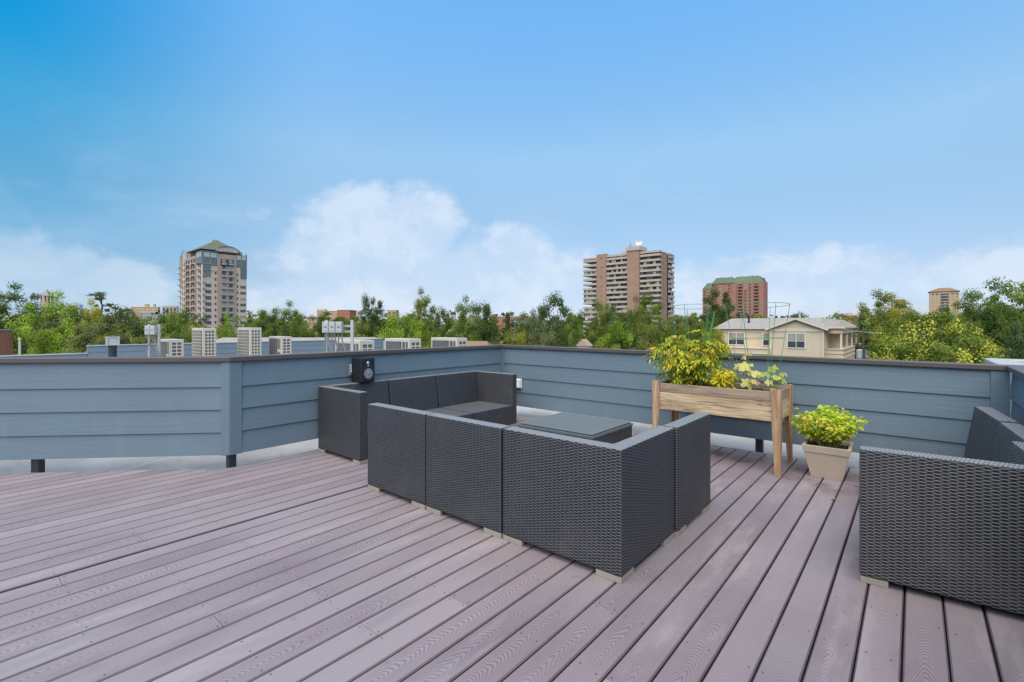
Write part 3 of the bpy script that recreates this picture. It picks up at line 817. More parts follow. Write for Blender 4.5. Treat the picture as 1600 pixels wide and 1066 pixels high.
q = MB(); q.tube([(0,0,-.05),(.145,.02,.80)], .009, 7); o = q.build('plant_stake', M['green_wire'], loc=(-1.72,5.10,SZ))
tag(o, 'thick green stake leaning out of the tomato plant', 'plant stake')
# ------------------------------------------------------------------ roof equipment beyond the long wall
def ac_unit(label, x, y, ztop, w, d, h, kind, group='air conditioner outdoor units on the roof beyond the wall'):
    """-Y face: coil; +X face: louvre grid"""
    t = thing('air_conditioner', label, 'air conditioner', (x,y,ztop-h), 0, group)
    q = MB(); q.box(0,w,0,d,.04,h); q.build('housing', M['ac'], t, bevel=.012, seg=2)
    q = MB()
    x0, x1 = (.06, w*.70) if kind == 'low' else (.06, w-.06)
    q.box(x0,x1,-.006,-.001,.10,h-.07)
    q.build('coil', M['ac_dark'], t)
    q = MB()
    n = int((x1-x0)/.05)
    for i in range(n): q.box(x0+i*.05, x0+i*.05+.010, -.010,-.0065,.10,h-.07)
    for z in np.linspace(.10,h-.07,4 if kind == 'low' else 14): q.box(x0,x1,-.014,-.0105,float(z)-.008,float(z)+.008)
    q.build('coil_guard', M['ac_fin'] if kind == 'low' else M['ac'], t)
    if kind == 'low':
        q = MB(); q.box(w*.74,w-.05,-.006,-.001,.10,h-.07); q.build('side_coil', M['ac_dark'], t)
        q = MB(); q.box(w*.74,w-.05,-.014,-.0065,h*.42,h*.52)
        q.box(w*.86,w*.88,-.012,-.0066,.10,h-.07); q.build('handle_bar', M['ac'], t)
    # grid side
    q = MB(); q.box(w+.001,w+.006,.05,d-.05,.10,h-.07); q.build('louvre_backing', M['ac_dark'], t)
    q = MB(); ny = 3 if kind == 'tall' else 2; nz = 13 if kind == 'tall' else 7
    for i in range(ny+1):
        yy = .05+(d-.10)*i/ny; q.box(w+.0065,w+.014,yy-.011,yy+.011,.10,h-.07)
    for i in range(nz+1):
        zz = .10+(h-.17)*i/nz; q.box(w+.0068,w+.0135,.05,d-.05,zz-.014,zz+.014)
    q.build('louvre', M['ac'], t)
    q = MB()
    pts = [(-.01,d*.5,h*.45),(-.10,d*.45,h*.42),(-.17,d*.3,h*.25),(-.20,d*.1,.06),(-.30,-.1,.03),(-.42,0,.03),(-.40,.15,.03),(-.28,.1,.04)]
    q.tube(pts, .022, 6); q.build('refrigerant_hose', M['black'], t)
    for fx in (.06,w-.14): q = MB(); q.box(fx,fx+.08,-.02,d+.02,0,.04); q.build('base_rail', M['galv'], t)
    return t
ac_unit('low cream air conditioner at the far left, partly behind the grey box with hanging conduits', -16.4,4.0,.98,.9,.34,.84,'low')
ac_unit('tall cream air conditioner with many louvre rows, left of the pair before the tower', -17.1,5.0,1.29,.95,.36,1.40,'tall')
ac_unit('tall cream air conditioner, right of the pair, at the tower right edge', -16.7,6.15,1.30,.95,.36,1.40,'tall')
ac_unit('low cream air conditioner right beside the right hand tall one', -16.4,7.0,1.01,.9,.34,.84,'low')
ac_unit('low cream air conditioner behind the grey disconnect boxes and their conduits', -9.35,5.35,1.06,.92,.34,.84,'low')
ac_unit('low cream air conditioner second from the right in the near roof row', -9.55,6.72,1.06,.92,.34,.84,'low')
ac_unit('low cream air conditioner nearest the wall corner, last of the roof row', -9.1,7.75,1.065,.92,.34,.84,'low')

def disconnects(label, org, rz, nb, bw, z0, z1, post_dx, seed, zroof=-.06):
    g = random.Random(seed)
    t = thing('disconnect_boxes', label, 'electrical boxes', (org[0],org[1],zroof), rz)
    for k in range(nb):
        q = MB(); x = k*(bw+.008); q.box(x,x+bw,-.05,.05,z0-zroof,z1-zroof); q.box(x+.012,x+bw-.012,-.056,-.0505,z0-zroof+.02,z1-zroof-.02)
        o = q.build('switch_box', M['galv'], t, bevel=.005, seg=1)
        q = MB(); q.box(x+bw*.3,x+bw*.7,-.062,-.0565,(z0+z1)/2-zroof-.005,(z0+z1)/2-zroof+.012); q.build('handle', M['ac_dark'], o)
    q = MB()
    tot = nb*(bw+.008)
    for x in (-.0+.03, post_dx): q.box(x-.025,x+.025,.052,.095,0,z1-zroof+.03)
    q.box(-.06,post_dx+.03,.0955,.12,z1-zroof-.10,z1-zroof-.06); q.box(-.06,post_dx+.03,.0955,.12,z0-zroof+.0,z0-zroof+.04)
    q.build('strut_frame', M['galv'], t)
    q = MB()
    for k in range(nb*2):
        x = .03+tot/(nb*2)*k; dx = g.uniform(-.10,.28); s = g.uniform(-.1,.1)
        q.tube([(x,0,z0-zroof),(x+.01,0,z0-zroof-.12),(x+dx*.5,s*.5,z0-zroof-.45),(x+dx,s,z0-zroof-.80),(x+dx,s,0)], .013, 6)
    q.build('conduit', M['conduit'], t)
p = PT(505, 8.7, 520)
disconnects('three grey disconnect boxes with dangling conduits on a strut frame near the speaker', (p.x,p.y), R(40), 3, .112, p.z, p.z+.20, .50, 1)
p = PT(228, 12.6, 523)
disconnects('grey disconnect boxes with a bundle of conduits at the left, above the low unit', (p.x,p.y), R(40), 2, .125, p.z, p.z+.24, .29, 2)
# flue with square cowl
p = PT(176, 12.0, z=-.06)
t = thing('vent_stack', 'black roof flue with square galvanised cowl at the left', 'vent', p, R(80))
q = MB(); q.lathe([(.085,0),(.085,.95)], 16); q.build('flue', M['black'], t, smooth=False)
q = MB()
for x in (-.135,.085): q.box(x,x+.05,-.14,.14,.92,1.12)
q.box(-.14,.14,-.145,.145,1.121,1.135); q.box(-.083,.083,-.12,.12,.925,1.118)
q.build('cowl', M['galv'], t, bevel=.003, seg=1)

# siding parapet beyond the equipment, high part then a lower part
PXF = -20.0
def far_parapet(label, y0, y1, ztop, nlap):
    t = thing('roof_parapet', label, 'parapet wall', (PXF,y0,-.066), 0)
    q = MB(); z1 = ztop-.03+.066
    h = (z1)/nlap
    for i in range(nlap): q.prism([(-.15, i*h), (.0, i*h), (-.012, (i+1)*h), (-.15,(i+1)*h)] if False else [(i*h,-.15),(i*h,0),((i+1)*h,-.012),((i+1)*h,-.15)], 0, y1-y0, 'y')
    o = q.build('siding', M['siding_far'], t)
    q = MB(); q.box(-.17,.02,-.01,y1-y0+.01,z1+.001,z1+.03); q.build('cap', M['galv'], t)
    return t
far_parapet('blue sided roof parapet behind the air conditioners', 3.0, 14.0, .74, 4)
far_parapet('lower blue roof parapet at the far left below the green trees', -12.0, 2.99, .50, 3)

# ------------------------------------------------------------------ neighbouring roofs and houses
GZ = -12.0
M['shingle'] = m_plain('grey_shingle', (.30,.275,.245,1), .9, 0, .2, .14, 2)
M['white_cap'] = m_plain('white_coping', (.40,.39,.37,1), .5, 0, .3, .05)
M['window'] = m_plain('dark_window_glass', (.055,.06,.065,1), .15, 0, .7, .25, .4)
M['window_pale'] = m_plain('window_with_blinds', (.33,.295,.24,1), .5, 0, .2, .2, .4)
M['trim'] = m_plain('pale_trim', (.62,.53,.41,1), .6, 0, .3, .05)
M['stucco'] = m_siding('cream_siding', (.60,.485,.35,1), 1.2)
M['stucco2'] = m_plain('tan_stucco', (.58,.465,.335,1), .9, 0, .2, .06, .6)
M['concrete'] = m_plain('pale_concrete', (.46,.385,.31,1), .85, 0, .2, .10, .25)
M['tower_tan'] = m_plain('tan_precast', (.56,.46,.375,1), .85, 0, .2, .08, .2)
M['tower_brown'] = m_brick('brown_brick_panel', (.40,.295,.225,1), (.43,.32,.25,1), (.42,.33,.27,1), 1.2, .35)
M['teal_glass'] = m_plain('teal_glazing', (.12,.15,.15,1), .2, 0, .7, .15, .15)
M['green_roof'] = m_plain('sage_metal_roof', (.115,.125,.075,1), .6, 0, .4, .12, .2)
M['green_roof2'] = m_plain('copper_green_roof', (.095,.145,.075,1), .6, 0, .4, .12, .15)
M['pink_brick'] = m_brick('pink_brown_brick', (.335,.205,.145,1), (.365,.23,.165,1), (.36,.26,.20,1), 1.1, .35)
M['red_brick'] = m_brick('red_brown_brick', (.34,.165,.12,1), (.365,.18,.135,1), (.34,.21,.16,1), 1.2, .4)
M['orange_brick'] = m_brick('orange_brick', (.40,.15,.08,1), (.44,.18,.10,1), (.40,.22,.15,1), .3, .1)
M['tan_wall'] = m_plain('tan_facade', (.47,.36,.22,1), .85, 0, .2, .07, .2)
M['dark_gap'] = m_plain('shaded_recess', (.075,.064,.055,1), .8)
M['railing'] = m_plain('dark_railing', (.06,.06,.065,1), .6)
M['white_wall'] = m_plain('white_facade', (.62,.61,.60,1), .7, 0, .2, .05, .3)
M['tile'] = m_plain('brown_roof_tile', (.24,.15,.085,1), .85, 0, .2, .12, .3)
M['grey_wall'] = m_plain('grey_facade', (.33,.35,.37,1), .7, 0, .2, .08, .2)
M['pole'] = m_plain('weathered_pole', (.10,.07,.05,1), .9, 0, .2, .2, 3)
M['window_sky'] = m_plain('sky_bright_glass', (.42,.43,.42,1), .25, 0, .5, .12, .4)

t = thing('neighbour_flat_roof', 'neighbouring flat roof with white coping beyond the right corner', 'building', (.80,-3,GZ), 0)
h = .887-GZ; ly = 12.55
q = MB(); q.box(0,9,0,ly,0,h-.16); q.build('wall', M['grey_wall'], t)
q = MB()
q.prism([(-.04,-.04),(9,-.04),(9,ly+.04),(-.04,ly+.04)], h-.045, h, 'z') if False else None
for (a0,a1,b0,b1) in ((-.04,9,ly-.30,ly+.04),(-.04,.22,0,ly-.301)): q.box(a0,a1,b0,b1,h-.159,h)
q.build('coping', M['white_cap'], t, bevel=.01, seg=1)
q = MB(); q.box(.221,9,0,ly-.301,h-.1595,h-.12); q.build('roof', M['membrane'], t)

def gable(label, name, px, d, py_top, w, dep, eave_drop, wall, roof, rz=0.0, over=.4, ridge='x', cat='house', hip=0.0):
    p = PT(px, d, py_top); H = p.z-GZ
    t = thing(name, label, cat, (p.x,p.y,GZ), rz)
    q = MB(); q.box(-w/2,w/2,-dep/2,dep/2,0,H-eave_drop); q.build('wall', wall, t)
    q = MB(); e = H-eave_drop; ov = over
    hx = w/2*hip
    q.add([(-w/2-ov,-dep/2-ov,e),(w/2+ov,-dep/2-ov,e),(w/2+ov,dep/2+ov,e),(-w/2-ov,dep/2+ov,e),(-w/2-ov+hx,0,H),(w/2+ov-hx,0,H)],
          [(0,1,5,4),(2,3,4,5),(1,2,5),(3,0,4),(3,2,1,0)])
    q.build('roof', roof, t)
    return t
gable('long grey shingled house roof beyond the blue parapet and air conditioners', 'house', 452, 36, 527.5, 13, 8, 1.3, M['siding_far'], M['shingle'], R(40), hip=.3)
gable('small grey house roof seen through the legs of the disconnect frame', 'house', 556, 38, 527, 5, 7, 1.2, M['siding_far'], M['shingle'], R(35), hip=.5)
gable('brown gabled roof just above the wall corner', 'house', 735, 40, 533, 5, 6, 1.5, M['tan_wall'], M['tile'], R(30), hip=.6)
t = thing('small_hut', 'pinkish gabled shed roof over the wall left of the planter', 'house', PT(913, 42, z=GZ), R(20))
hh = PT(913,42,530).z-GZ
q = MB(); q.box(-.5,.5,-.8,.8,0,hh-.6); q.build('wall', M['white_wall'], t)
q = MB(); q.add([(-.6,-.9,hh-.59),(.6,-.9,hh-.59),(.6,.9,hh-.59),(-.6,.9,hh-.59),(0,-.9,hh),(0,.9,hh)], [(0,1,4),(2,3,5),(1,2,5,4),(3,0,4,5),(3,2,1,0)])
q.build('roof', M['tower_brown'], t)
# orange brick stair head at the left edge
p = PT(-92, 30, 517)
t = thing('brick_building', 'orange brick building corner at the left edge of the view', 'building', (p.x,p.y,GZ), R(40))
q = MB(); q.box(-1.6,1.4,0,3,0,p.z-GZ); q.build('wall', M['orange_brick'], t)
q = MB(); q.box(-1.65,1.45,-.05,3.05,p.z-GZ+.001,p.z-GZ+.06); q.build('coping', M['concrete'], t)
p = PT(31, 30, 528); t = thing('vent_pipe', 'thin pale upright pipe beside the orange brick corner', 'pipe', (p.x,p.y,GZ))
q = MB(); q.tube([(0,0,0),(0,0,p.z-GZ)], .06, 8); q.build('pipe', M['trim'], t)
q = MB(); q.lathe([(.09,p.z-GZ-.12),(.09,p.z-GZ)], 8); q.build('pipe_collar', M['trim'], t)

# ------------------------------------------------------------------ the cream house
def window_part(parent, name, mat, x0, x1, z0, z1, face, at, dep=.06):
    q = MB()
    if face == 'y': q.box(x0,x1,at-dep,at-.001,z0,z1)
    else: q.box(at+.001,at+dep,x0,x1,z0,z1)
    return q.build(name, mat, parent)
hc = PT(1286, 52, z=0)                              # near corner of the gabled front
t = thing('cream_house', 'cream stuccoed house with gabled front and corner balcony beyond the planter', 'house', (hc.x,hc.y,0), 0)
FW = 5.1                                            # gabled front runs from x=-FW to 0; wing behind it to the left
ez = 1.05
q = MB(); q.box(-FW,0,0,9,GZ,ez); q.box(-FW-6.3,-FW-.001,1.2,9,GZ,ez-.1)
q.box(.001,.9,5.5,24,GZ,ez+.2)
q.build('wall', M['stucco'], t)
# low band walls in front of the wing and around the balcony
q = MB(); q.box(-FW-6.6,-FW-.002,-1.2,1.199,GZ,-1.15); q.box(.9,1.6,.4,22,-2.7,-.95) if False else None
q.build('lower_wall', M['stucco2'], t)
q = MB()
for z in (-1.14,-1.75,-2.35): q.box(-FW-6.68,-FW-.003,-1.27,-1.201,z-.10,z)
q.box(-FW-6.3,-FW-.002,1.13,1.199,ez-.45,ez-.12)
q.box(-FW-.12,.12,-.09,-.001,ez-.30,ez)
q.box(-FW-.09,-FW+.09,-.10,-.0015,-4,ez-.31); q.box(-.09,.09,-.10,-.0015,-4,ez-.31)
q.build('trim_band', M['trim'], t)
# gabled roof over the front (ridge along y) and hipped main roof (ridge along x)
rz_ = 2.28
q = MB(); V = [(-FW-.5,-.35,ez),(.5,-.35,ez),(-FW/2,-.35,rz_),(-FW-.5,9,ez),(.5,9,ez),(-FW/2,9,rz_)]
q.add(V, [(0,2,5,3),(2,1,4,5),(3,5,4)])
V2 = [(a,b,c-.14) for a,b,c in V]
q.add(V2, [(3,5,2,0),(5,4,1,2)])
q.build('gable_roof', M['shingle'], t)
q = MB()
for sx, x0 in ((1,-FW-.5),(-1,.5)):
    xm = -FW/2
    q.add([(x0,-.42,ez-.20),(xm,-.42,rz_-.20),(xm,-.42,rz_+.03),(x0,-.42,ez+.03),(x0,-.352,ez-.20),(xm,-.352,rz_-.20),(xm,-.352,rz_+.03),(x0,-.352,ez+.03)],
          [(0,1,2,3),(7,6,5,4),(0,3,7,4),(3,2,6,7),(0,4,5,1)])
q.build('bargeboard', M['trim'], t)
q = MB(); q.add([(-FW,-.004,ez+.001),(0,-.004,ez+.001),(-FW/2,-.004,rz_-.2),(-FW,.3,ez+.001),(0,.3,ez+.001),(-FW/2,.3,rz_-.2)],[(0,1,2),(5,4,3)]); q.build('gable_wall', M['stucco2'], t)
q = MB()
q.add([(-FW-6.9,.8,ez-.05),(.3,.8,ez-.05),(1.2,24,ez+.3),(-FW-6.9,14,ez-.05),(-FW-5.6,5,2.35),(-1,5,2.35),(.2,18,2.2)],
      [(0,1,5,4),(1,2,6,5),(3,0,4),(3,4,5,6,2)])
q.build('main_roof', M['shingle'], t)
# windows: frame with two sashes each, glass and blind
def sash(x0, x1, z0, z1, at, face='y', n=2):
    f = MB(); fr = .09
    f.box(x0-fr,x1+fr,at-.08,at-.002,z0-fr,z1+fr) if face == 'y' else None
    o = f.build('window', M['white_wall'], t)
    w = (x1-x0)/n
    for k in range(n):
        a, b = x0+k*w+.035, x0+(k+1)*w-.035; zm = z0+(z1-z0)*.46
        g_ = MB(); g_.box(a,b,at-.09,at-.081,z0+.03,zm-.03); g_.build('lower_pane', M['window'], o)
        g_ = MB(); g_.box(a,b,at-.091,at-.0815,zm+.03,z1-.02); g_.build('upper_pane', M['window_pale'], o)
sash(-FW+1.72,-FW+3.42,-1.05,.55,0)
sash(-FW-4.9,-FW-3.1,-.90,.52,1.2)
sash(-FW-1.05,-FW-.2,-.90,.52,1.2,n=1)
# corner balcony on the street side
q = MB(); q.box(.002,1.7,1.5,24,-2.6,-1.15); q.box(.002,1.68,1.5,24,GZ,-2.601); q.build('balcony_wall', M['stucco2'], t)
q = MB()
for z in (-1.14,-1.6,-2.1): q.box(.003,1.75,1.42,1.499,z-.08,z); 
for z in (-1.14,-1.6,-2.1): q.box(1.701,1.77,1.42,24,z-.08,z)
q.build('balcony_band', M['trim'], t)
q = MB(); q.box(.002,1.55,2.2,24,.55,1.1); q.box(-.1,1.8,1.9,24.2,1.101,1.3); q.build('balcony_roof', M['stucco2'], t)
for yy in (2.3,8,14,20): q = MB(); q.box(1.3,1.5,yy,yy+.3,-1.149,.549); q.build('balcony_column', M['trim'], t)
q = MB(); q.box(.901,1.0,6,23,-1.1,.3); q.build('balcony_window', M['window'], t)
for yy in (5,10,15):
    window_part(t, 'window', M['window'], yy, yy+1.6, -5.0, -3.2, 'x', 1.7)
q = MB(); q.tube([(-8.2,3.2,1.7),(-8.2,3.2,2.55)], .12, 8); q.build('roof_vent', M['black'], t)
q = MB(); q.tube([(-3.0,5,2.3),(-3.0,5,3.1)], .12, 8); q.build('flue_pipe', M['galv'], t)
p1 = PT(1330, 48, 548)

# utility pole with transformers and a wire
p = PT(1348.5, 46, 514); 
t = thing('utility_pole', 'dark wooden utility pole with two grey transformers right of the cream house', 'utility pole', (p.x,p.y,GZ), R(40))
q = MB(); q.tube([(0,0,0),(0,0,p.z-GZ)], [.17,.12], 8); q.build('pole', M['pole'], t)
for x in (-.42,.42):
    q = MB(); zt_ = PT(1348,46,548).z-GZ; q.lathe([(.0,zt_-.75),(.25,zt_-.72),(.25,zt_+.05),(.20,zt_+.12),(.03,zt_+.14)], 14, 0, Matrix.Translation((x,-.1,0))); q.build('transformer', M['galv'], t)
q = MB(); q.box(-1.1,1.1,-.07,.05,p.z-GZ-.75,p.z-GZ-.63); q.build('crossarm', M['pole'], t)
A = PT(1345,46,518.5); B = PT(1760, 40, 533)
q = MB(); pts = []
for i in range(25):
    u = i/24; v = A.lerp(B, u); v.z -= .9*4*u*(1-u)*.25; pts.append(tuple(v))
q.tube(pts, .028, 5)
tag(q.build('power_line', M['galv']), 'thin grey overhead cable crossing the yellow flowered tree', 'cable')
A = PT(1345,46,518.5); B = PT(1290,60,506)
q = MB(); q.tube([tuple(A.lerp(B,i/8)-Vector((0,0,.15*4*(i/8)*(1-i/8)))) for i in range(9)], .025, 5)
tag(q.build('power_line', M['galv']), 'thin cable running from the utility pole to the cream house', 'cable')
# ------------------------------------------------------------------ tower blocks, all on the street grid of the terrace
def tower_root(name, label, px, d, py_top, cat='tower block', rz=0.0):
    p = PT(px, d, py_top)
    t = thing(name, label, cat, (p.x,p.y,GZ), rz)
    return t, p.z-GZ
class Panes:
    """windows of one tower: one shared mesh per size, each window its own child; past the cap, one mass"""
    def __init__(s, root, cap=100): s.root = root; s.items = []; s.cap = cap; s.cache = {}
    def add(s, face, a, b, z0, z1, at, mat, dep=.12, name='window'): s.items.append((face,a,b,z0,z1,at,mat,dep,name))
    def done(s):
        its = sorted(s.items, key=lambda i: -i[4])
        for n, (face,a,b,z0,z1,at,mat,dep,name) in enumerate(its[:s.cap]):
            key = (face, round(b-a,2), round(z1-z0,2), mat.name, dep, name)
            if key not in s.cache:
                q = MB()
                if face == 'y': q.box(0,b-a,-dep,-.002,0,z1-z0)
                else: q.box(.002,dep,0,b-a,0,z1-z0)
                o = q.build(name, mat, s.root); s.cache[key] = o
            else:
                o = s.cache[key].copy(); C.objects.link(o); o.parent = s.root
            o.location = (a,at,z0) if face == 'y' else (at,a,z0)
        if len(its) > s.cap:
            groups = {}
            for i in its[s.cap:]: groups.setdefault(i[6].name, []).append(i)
            for nm, g_ in groups.items():
                q = MB()
                for (face,a,b,z0,z1,at,mat,dep,name) in g_:
                    if face == 'y': q.box(a,b,at-dep,at-.002,z0,z1)
                    else: q.box(at+.002,at+dep,a,b,z0,z1)
                o = q.build('window', M[[k for k in M if M[k].name == nm][0]], s.root); o['kind'] = 'stuff'

# --- left: tan tower with green hipped roof (-Y face 35 m to the left, +X face 19.5 m to the right)
t, H = tower_root('tan_tower', 'tall tan tower with grey green pyramid roof left of the clouds', 316.5, 230, 391)
rg = random.Random(7)
A_, B_ = 34.0, 19.8
fl = 3.0; nf = 17
q = MB(); q.box(-A_,0,0,B_,0,H-3.2); q.build('wall', M['tower_tan'], t)
# brown brick bays
q = MB()
q.box(.0015,.5,6.4,14.6,0,H-1.0)                    # +X face, middle bay
q.box(-24.0,-8.5,-.6,-.0015,0,H-2.0)                 # -Y face bay
q.box(-33.0,-30.5,-.4,-.0015,H-16,H-2.2)
q.build('brick_bay', M['tower_brown'], t)
q = MB(); q.box(.0025,.35,.0,6.3,H-6.4,H+.0); q.build('corner_glazing', M['teal_glass'], t); q = MB(); q.box(.0025,.35,14.7,B_,H-6.4,H-.6); q.box(.0025,.36,16.8,B_,H-12.2,H-6.41); q2 = MB(); q2.box(.0025,.36,.0,3.3,H-12.2,H-6.41); q2.build('corner_glazing', M['teal_glass'], t)
q.build('corner_glazing', M['teal_glass'], t); q = MB(); q.box(-7.5,-.0,-.35,-.0025,H-6.4,H); q.build('corner_glazing', M['teal_glass'], t); q = MB(); q.box(-A_,-31,-.3,-.0025,H-6.0,H-2.5)
q.build('corner_glazing', M['teal_glass'], t)
q = MB()
for y0, y1 in ((.2,6.2),(14.8,B_-.2)):
    n = 2
    for k in range(n): q.box(.36,.45,y0+(y1-y0)*k/n+.25,y0+(y1-y0)*(k+1)/n-.25,H-3.0,H-.9)
for k in range(3): q.box(-7.3+2.4*k,-5.3+2.4*k,-.45,-.36,H-3.0,H-.9)
q.build('penthouse_window', M['window_sky'], t)
q = MB()
for y in (.0,3.15,6.25,14.65,17.2,B_-.15): q.box(.36,.5,y,y+.14,H-6.4,H)
for z in (H-3.3,H-6.4,H-9.3): q.box(.361,.49,0,6.3,z-.1,z+.06)
q.build('mullion', M['grey_wall'], t)
P_ = Panes(t)
for i in range(nf):
    z = H-4.6-fl*i
    if z < 8: break
    # +X face
    if i > 1:
        for y in (3.6,): 
            if i > 3: 
                for k in range(3): P_.add('x', 1.2+k*.85, 1.9+k*.85, z-.9, z+.7, .0, M['window'])
        P_.add('x', 5.2,5.9, z-.5,z+.7, 0, M['window'])
        P_.add('x', 15.2,15.8, z-.5,z+.7, 0, M['window'])
        if i > 3:
            for k in range(3): P_.add('x', 16.8+k*.9, 17.5+k*.9, z-.7, z+.6, .0, M['window'] if i%3 else M['window_pale'])
    for y in (8.3,11.4):
        P_.add('x', y,y+1.5, z-1.1,z+1.0, .5, M['window_pale'] if rg.random() < .35 else M['window'])
    # -Y face
    for x in (-11.0,-14.5,-18.5,-22.0):
        P_.add('y', x,x+1.9, z-.4,z+1.3, -.6, M['dark_gap'])
    for x in (-3.0,-27,-29.5): P_.add('y', x,x+.9, z-.9,z+.9, 0, M['window'])
P_.done()
q = MB()
for i in range(nf):
    z = H-6.2-fl*i
    if z < 8: break
    def bal1(*bx):
        q = MB()
        for b_ in bx: q.box(*b_)
        q.build('balcony', M['grey_wall'], t)
    for y in (8.0,11.1): bal1((.501,1.3,y,y+2.1,z,z+.12),(1.22,1.3,y,y+2.1,z+.121,z+.9))
    if i > 1: bal1((.36,1.1,-.5,1.0,z,z+.35))
    bal1((-6.5,-2.0,-1.5,-.36,z,z+.3)); 
    if i < 8: bal1((-A_,-31.2,-1.2,-.3,z,z+.3))
    for x in (-14,-21.5): bal1((x,x+4.5,-1.4,-.601,z+.2,z+.32))
q = MB(); q.box(.501,.56,7.6,13.6,H-6.6,H-3.4); q.build('loggia', M['dark_gap'], t)
q = MB(); q.box(.561,.9,7.6,13.6,H-6.5,H-5.0); q.build('loggia_parapet', M['railing'], t)
# attic and roof
q = MB(); q.box(-30,-1.5,1.5,B_-1.5,H-3.2,H+1.2); q.build('attic', M['tower_brown'], t)
q = MB()
rt = H+7.0
q.add([(-22,-1.2,H+.6),(1.0,-1.2,H+.6),(1.0,B_-2.5,H+.6),(-22,B_-2.5,H+.6),(-12,B_/2-1,rt),(-8,B_/2-1,rt)],[(0,1,5,4),(1,2,5),(2,3,4,5),(3,0,4),(3,2,1,0)])
q.build('roof', M['green_roof'], t)
# curved dormer over the +X bay
q = MB(); pr = []
for k in range(13):
    a = math.pi*k/12; pr.append((10.5-5.2*math.cos(a)*.98, H+.2+2.6*math.sin(a)))
q.prism(pr, -3, 1.05, 'x'); q.build('dormer', M['tower_tan'], t)
q = MB(); q.box(1.06,1.15,8.3,12.6,H+.5,H+1.9); q.build('dormer_window', M['window_sky'], t)
q = MB(); pts = [(1.4,10.5-5.6*math.cos(math.pi*k/12), H+.2+2.8*math.sin(math.pi*k/12)) for k in range(13)]
q.tube(pts, .2, 6); q.build('dormer_eave', M['green_roof'], t)
q = MB()                                             # open curved trellis on the far left roof
for yy in (0,3,6):
    pts = [(-27-5*math.cos(math.pi*k/10), yy, H-1.5+4.2*math.sin(math.pi*k/10)) for k in range(11)]; q.tube(pts, .18, 5)
for k in range(2,9): 
    a = math.pi*k/10; q.tube([(-27-5*math.cos(a),0,H-1.5+4.2*math.sin(a)),(-27-5*math.cos(a),6,H-1.5+4.2*math.sin(a))], .1, 4)
q.build('roof_trellis', M['grey_wall'], t)
q = MB()
for x, y in ((-A_+.3,.2),(-31,.2),(.1,16),(.1,B_-.3)): q.box(x-.25,x+.25,y-.25,y+.25,H-3.2,H+.4)
for x in (-13,-11): q.box(x-.3,x+.3,B_/2-1.5,B_/2-.9,rt-1.2,rt+.5)
q.box(-A_,-.3,.0015,.3,H-3.19,H-2.0)
q.build('roof_finial', M['tower_brown'], t)

# --- middle: brick and concrete balcony tower
t, H = tower_root('balcony_tower', 'large brown brick tower with pale concrete balcony bands in the middle distance', 1031, 260, 391)
fl = 2.79; nf = 17; X0, Y1 = -48.0, 20.0
q = MB()
q.box(X0+5.5,-2.6,2.0,Y1-2.0,0,H-1.0)
q.box(X0+9.2,X0+15.6,-.4,2.1,0,H+1.2); q.box(-18.8,-11.6,-1.0,2.1,0,H+1.2)
q.box(-2.6,-.3,2.6,10.5,0,H-.2)
q.box(-3,-.6,16.5,Y1-2.01,0,H-2) 
q.build('wall', M['pink_brick'], t)
q = MB()
q.box(-19.4,-11.0,-1.5,8,H+1.201,H+3.4); q.box(-24,-19.41,2.0,8,H-.9,H+1.6)
q.build('penthouse', M['concrete'], t)
class BandMB(MB):
    def flush(s):
        if s.v: s.build('balcony_band', M['concrete'], t)
        s.v = []; s.f = []; s.m = []
        if sl.v: sl.build('floor_slab', M['concrete'], t)
        sl.v = []; sl.f = []; sl.m = []
bal = BandMB()
P_ = Panes(t, 100)
sl = MB(); gap = MB()
rg = random.Random(3)
wmats = [M['window'], M['window'], M['window_pale'], M['tower_brown'], M['dark_gap']]
